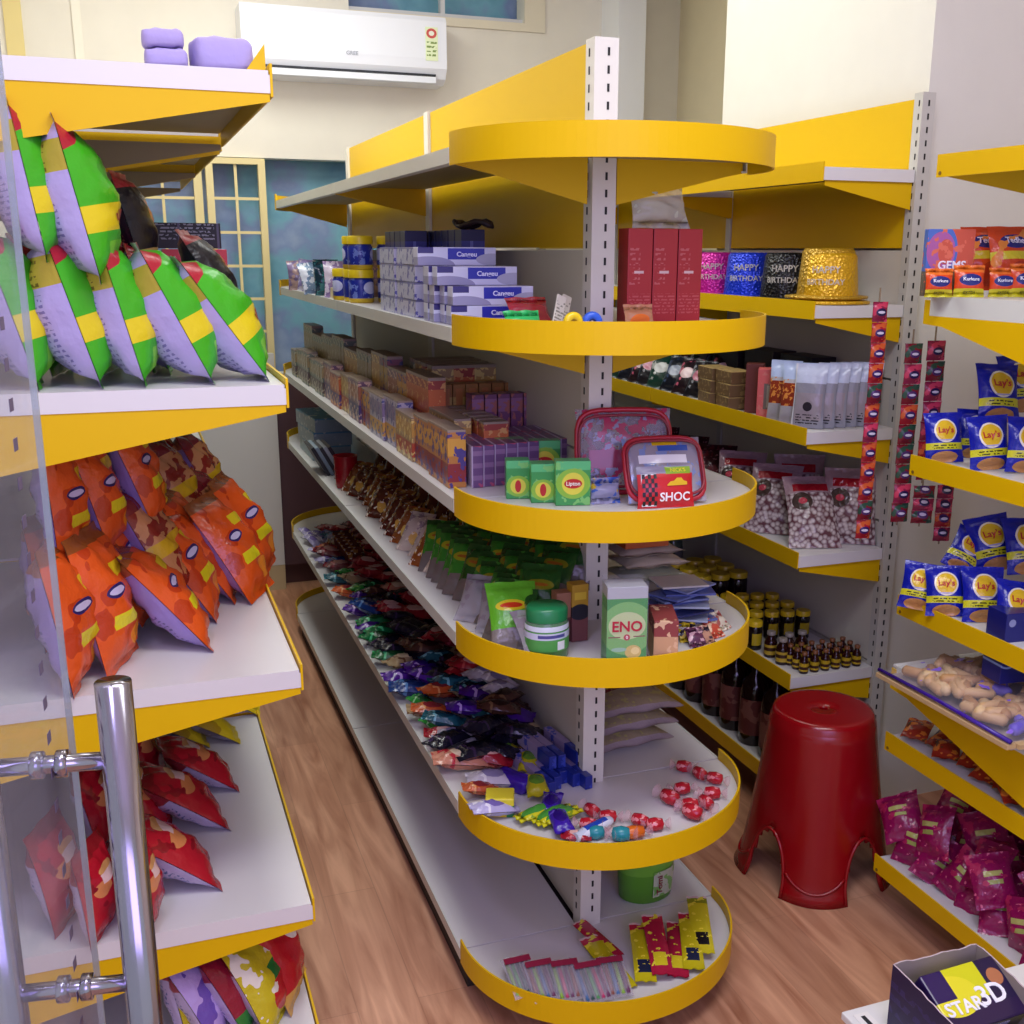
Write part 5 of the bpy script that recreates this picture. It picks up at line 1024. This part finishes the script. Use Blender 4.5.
m = MB(); m.tube([(bx0-.002, by0, .018), (bx0-.002, (by0+by1)/2, .021), (bx0-.002, by1, .018)], .0045, 8); m.build('purple_seam', pl('3a1490', .25), bag)
m = MB(); m.box(bx0-.01, bx0+.012, by0, by1, .0026, .012); m.box(bx0+.014, bx1, by0-.008, by0+.01, .0026, .012); m.build('card_edge', pl('c8a878', .5), bag)
cols = [pl(c, .5) for c in ('c8a070', 'b88a58', 'd8b888', '6a5ac0', 'a87a4c')]
for i in range(105):
    u = random.uniform(.08, .92); v_ = random.uniform(.08, .92); a = random.uniform(0, 3.14); L = .034
    x, y = bx0+(bx1-bx0)*u, by0+(by1-by0)*v_; z = max(.0155, (hb(u, v_)-.0135)*random.uniform(.7, 1))
    c = cols[i % 5 if i % 3 else 0]; dx, dy = L*math.cos(a), L*math.sin(a)
    if not (bx0+.012 < x-abs(dx) and x+abs(dx) < bx1 and by0+.01 < y-abs(dy) and y+abs(dy) < by1): continue
    MB().tube([(x-dx, y-dy, z), (x-dx*.8, y-dy*.8, z+.001), (x+dx*.8, y+dy*.8, z+.001), (x+dx, y+dy, z)], [.006, .0125, .0125, .006], 8).build('biscuit', c, bag)
# hanging strips of small sachets
ssc = [art('strip_sachet_%d' % i, c, [('noise', (60, .52), d), ('ell', (0, .022, .012, .009), e), ('ell', (0, .022, .008, .003), 'd8d0e0')], .25, bump=.35) for i, (c, d, e) in enumerate((('a01828', 'c8582a', '3a1c5a'), ('7a1426', '2a4a3a', '4a2a60'), ('8a2040', 'c83a5a', '2a1a48')))]
def hang(x, y, z0, n, w, h, yaw, lb, ci):
    r = empty('sachet_strip', (x, y, z0-n*h), (0, 0, yaw), lb, 'sachet strip', 'hanging strips of sweets')
    for i in range(n):
        m_, _ = bag_mesh(w, h-.001, .02, .004, .5, i, 6, 8); s_ = m_.build('sachet', [ssc[(i+ci) % 3 if i % 2 else ci]]*2, r); s_.location = (0, J(.003), i*h)
    MB().box(-.0015, .0015, .008, .011, -.01, n*h+.03).build('hanging_cord', pl('8a7a60', .6), r)
hang(.742, .115, 1.445, 12, .036, .046, -.2, 'longest hanging strip of red sweet sachets, down the front of the post', 0)
hang(.80, .06, 1.355, 9, .042, .046, -.2, 'hanging strip of red and green sachets right of the longest strip', 1)
hang(.862, .06, 1.36, 7, .046, .046, -.15, 'hanging strip of dark red sachets nearest the blue crisp packets', 2)
hang(.83, .02, 1.035, 3, .05, .03, -.3, 'short blue and red sachet strip hanging under the blue crisp shelf', 1)
hang(.90, .03, 1.03, 4, .04, .034, -.3, 'short dark sachet strip hanging right of the other under the blue crisp shelf', 2)
# thin orange packets and magenta packets
os_ = art('small_orange', '9a2c18', [('noise', (45, .52), 'd87a2c'), ('noise', (70, .62), '5a3a20')], .25, bump=.4)
Kso = bag_kind('snack_packet', .06, .08, .024, os_, os_, ph=2, nx=8, nz=10)
for i in range(9): Kso.put((.765+.02*(i % 2), -.1-.055*i, V5+.012), (-rad(78), 0, -.8+J(.4)), 'small orange-red packet in the single row under the biscuit bag shelf', 'snack packet', 'small orange-red packets')
mg = art('magenta_front', '8c1050', [('rect', (-.022, .022, .07, .082), 'b8b86a'), ('rect', (-.022, .018, .052, .062), 'a0a858'), ('noise', (34, .58), 'b02858'), ('noise', (70, .66), 'd86a90')], .2, bump=.5)
mg2 = art('magenta_back', '7a0e48', [('noise', (30, .55), '9a2060'), ('noise', (60, .64), 'c85a8a')], .2, bump=.5)
Kmg = [bag_kind('candy_packet', .105, .125, .05, mg, mg2, ph=i*1.4, wr=.8, nx=12, nz=14) for i in range(3)]
n = 0
for r in range(11):
    for c in range(3):
        for l in range(2):
            if l and (r+c) % 3 == 2: continue
            x = .785+.105*c+J(.01); y = -.1-.074*r+J(.012)
            Kmg[n % 3].put((x, y, V6+.001+.062*l), (-rad(34+J(22)), J(.5), -.75+J(.7)), 'magenta candy packet, %s layer, %s row from the aisle' % (['lower', 'upper'][l], ['first', 'second', 'third'][c]), 'candy packet', 'magenta candy packets %d %d' % (l, c), .95+J(.06)); n += 1
# ------------------------------------------------------------ carton in the near right corner
st = MB(); st.box(.16, .56, -1.18, -.70, .318, .332, 0, .002)
o = empty('side_table', (0, 0, 0), label='small white-topped table holding the dark carton in the near right corner', cat='table')
st.build('tabletop', pl('e4e4e0', .35), o)
for x, y in ((.19, -.73), (.53, -.73), (.19, -1.15), (.53, -1.15)): MB().box(x-.012, x+.012, y-.012, y+.012, 0, .318).build('leg', pl('8a8a88', .4), o)
pap = MB().box(.172, .2, -.755, -.715, .3325, .3332).build('paper_slip', art('paper_slip', 'eceae4', [('rectxy', (.182, .19, -.745, -.722), '22242a')], .6)); tag(pap, 'scrap of white paper with a black mark beside the dark carton', 'paper')
ct = empty('carton', (.207, -.757, .3325), (0, 0, -.02), 'open dark purple carton with torn rim in the near right corner', 'carton')
prp = art('carton_purple', '1c1444', [('rows', (.0, .2, .03, .09, 45), '2c2460')], .45); inn = pl('9c9088', .7)
def wall(x0, x1, y0, y1, h0, h1, ax, outer):
    n_ = 14; m = MB(); top = [h0+(h1-h0)*i/n_+J(.0022) for i in range(n_+1)]
    for i in range(n_):
        if ax == 'x': a, b = x0+(x1-x0)*i/n_, x0+(x1-x0)*(i+1)/n_; cs = [(a, y0), (b, y0), (b, y1), (a, y1)]
        else: a, b = y0+(y1-y0)*i/n_, y0+(y1-y0)*(i+1)/n_; cs = [(x0, a), (x0, b), (x1, b), (x1, a)]
        hs = [top[i], top[i+1], top[i+1], top[i]]
        v = [(x, y, 0) for x, y in cs]+[(x, y, h) for (x, y), h in zip(cs, hs)]
        m.add(v, [(0, 3, 2, 1)], 0); m.add(v, [(4, 5, 6, 7)], 2); m.add(v, [(0, 1, 5, 4)], 0 if outer == 0 else 1); m.add(v, [(2, 3, 7, 6)], 1 if outer == 0 else 0)
        m.add(v, [(1, 2, 6, 5), (0, 4, 7, 3)], 2)
    return m.build('carton_wall', [prp, inn, pl('c0b0b4', .7)], ct)
CW, CD, CH = .165, .2, .118
wall(0, .0025, -CD, 0, CH*.92, CH, 'y', 0); wall(CW-.0025, CW, -CD, 0, CH*.92, CH, 'y', 1)
wall(0.003, CW-.003, -.0025, 0, CH, CH, 'x', 1); wall(.003, CW-.003, -CD, -CD+.0025, CH*.7, CH*.7, 'x', 0)
MB().box(.003, CW-.003, -CD+.003, -.003, 0, .003).build('carton_base', inn, ct)
text_mesh('carton_print', 'RAL', .03, pl('b8b0a8', .5), ct, (-.0008, -.10, .035), (math.pi/2, 0, -math.pi/2), 1)
st3 = art('star_box', 'd0d01c', [('y', (-.2, -.0449), 'd4d420'), ('rectxy', (-.08, .08, -.045, -.008), '2a1640'), ('ellxy', (-.035, .004, .045, .03), 'e0d82a'), ('rectxy', (-.08, -.03, .0, .1), '2a1650'), ('rectxy', (.03, .08, -.02, .1), '22163c'), ('ellxy', (.05, .015, .013, .013), 'b0704a')], .3)
o = MB().box(-.068, .068, -.045, .045, 0, .042, 0, .003).build('snack_box', st3); o.location = (.296, -.822, .392); o.rotation_euler = (rad(26), 0, rad(2)); o.scale = (1.08, 1.08, 1.08); tag(o, 'purple and yellow snack box reading STAR 3D inside the dark carton', 'snack box')
text_mesh('lettering', 'STAR', .027, pl('f0f0f4', .3), o, (-.028, -.014, .0428), (0, 0, 0), 1.05, .0006); text_mesh('lettering', '3D', .04, pl('f0f0f4', .3), o, (.026, -.008, .0428), (0, 0, 0), 1.0, .0006)
MB().box(.0, .034, -.0462, -.0455, .008, .034).build('barcode', art('barcode', 'd8d8e0', [('stripx', (320, .5), '3a3088')], .4), o)
for i in range(2): 
    k = box_kind('snack_box', .13, .085, .032, pl('2a1650', .35)).put((.292, -.852, .3358+.0*i), (0, 0, .02), 'purple snack box at the bottom of the dark carton', 'snack box') if i == 0 else None
# ------------------------------------------------------------ labels: give repeats their place in the row
TEN = ['', '', 'twenty', 'thirty', 'forty', 'fifty']
BASE = ORD[1:9]
def ordw(i):
    names = ['first', 'second', 'third', 'fourth', 'fifth', 'sixth', 'seventh', 'eighth', 'ninth', 'tenth', 'eleventh', 'twelfth', 'thirteenth', 'fourteenth', 'fifteenth', 'sixteenth', 'seventeenth', 'eighteenth', 'nineteenth', 'twentieth']
    if i < 20: return names[i]
    t_, u = divmod(i+1, 10)
    return ({3: 'thirtieth', 4: 'fortieth', 5: 'fiftieth'}[t_] if u == 0 else TEN[t_]+'-'+names[u-1])
bpy.context.view_layer.update()
by = {}
for o in bpy.data.objects:
    if o.parent is None and 'label' in o.keys(): by.setdefault(o['label'], []).append(o)
for l, os2 in by.items():
    if len(os2) < 2: continue
    os2.sort(key=lambda o: (o.location.y, o.location.x, o.location.z))
    for i, o in enumerate(os2): o['label'] = l+', '+('nearest' if i == 0 else 'farthest' if i == len(os2)-1 else ordw(i)+' nearest')
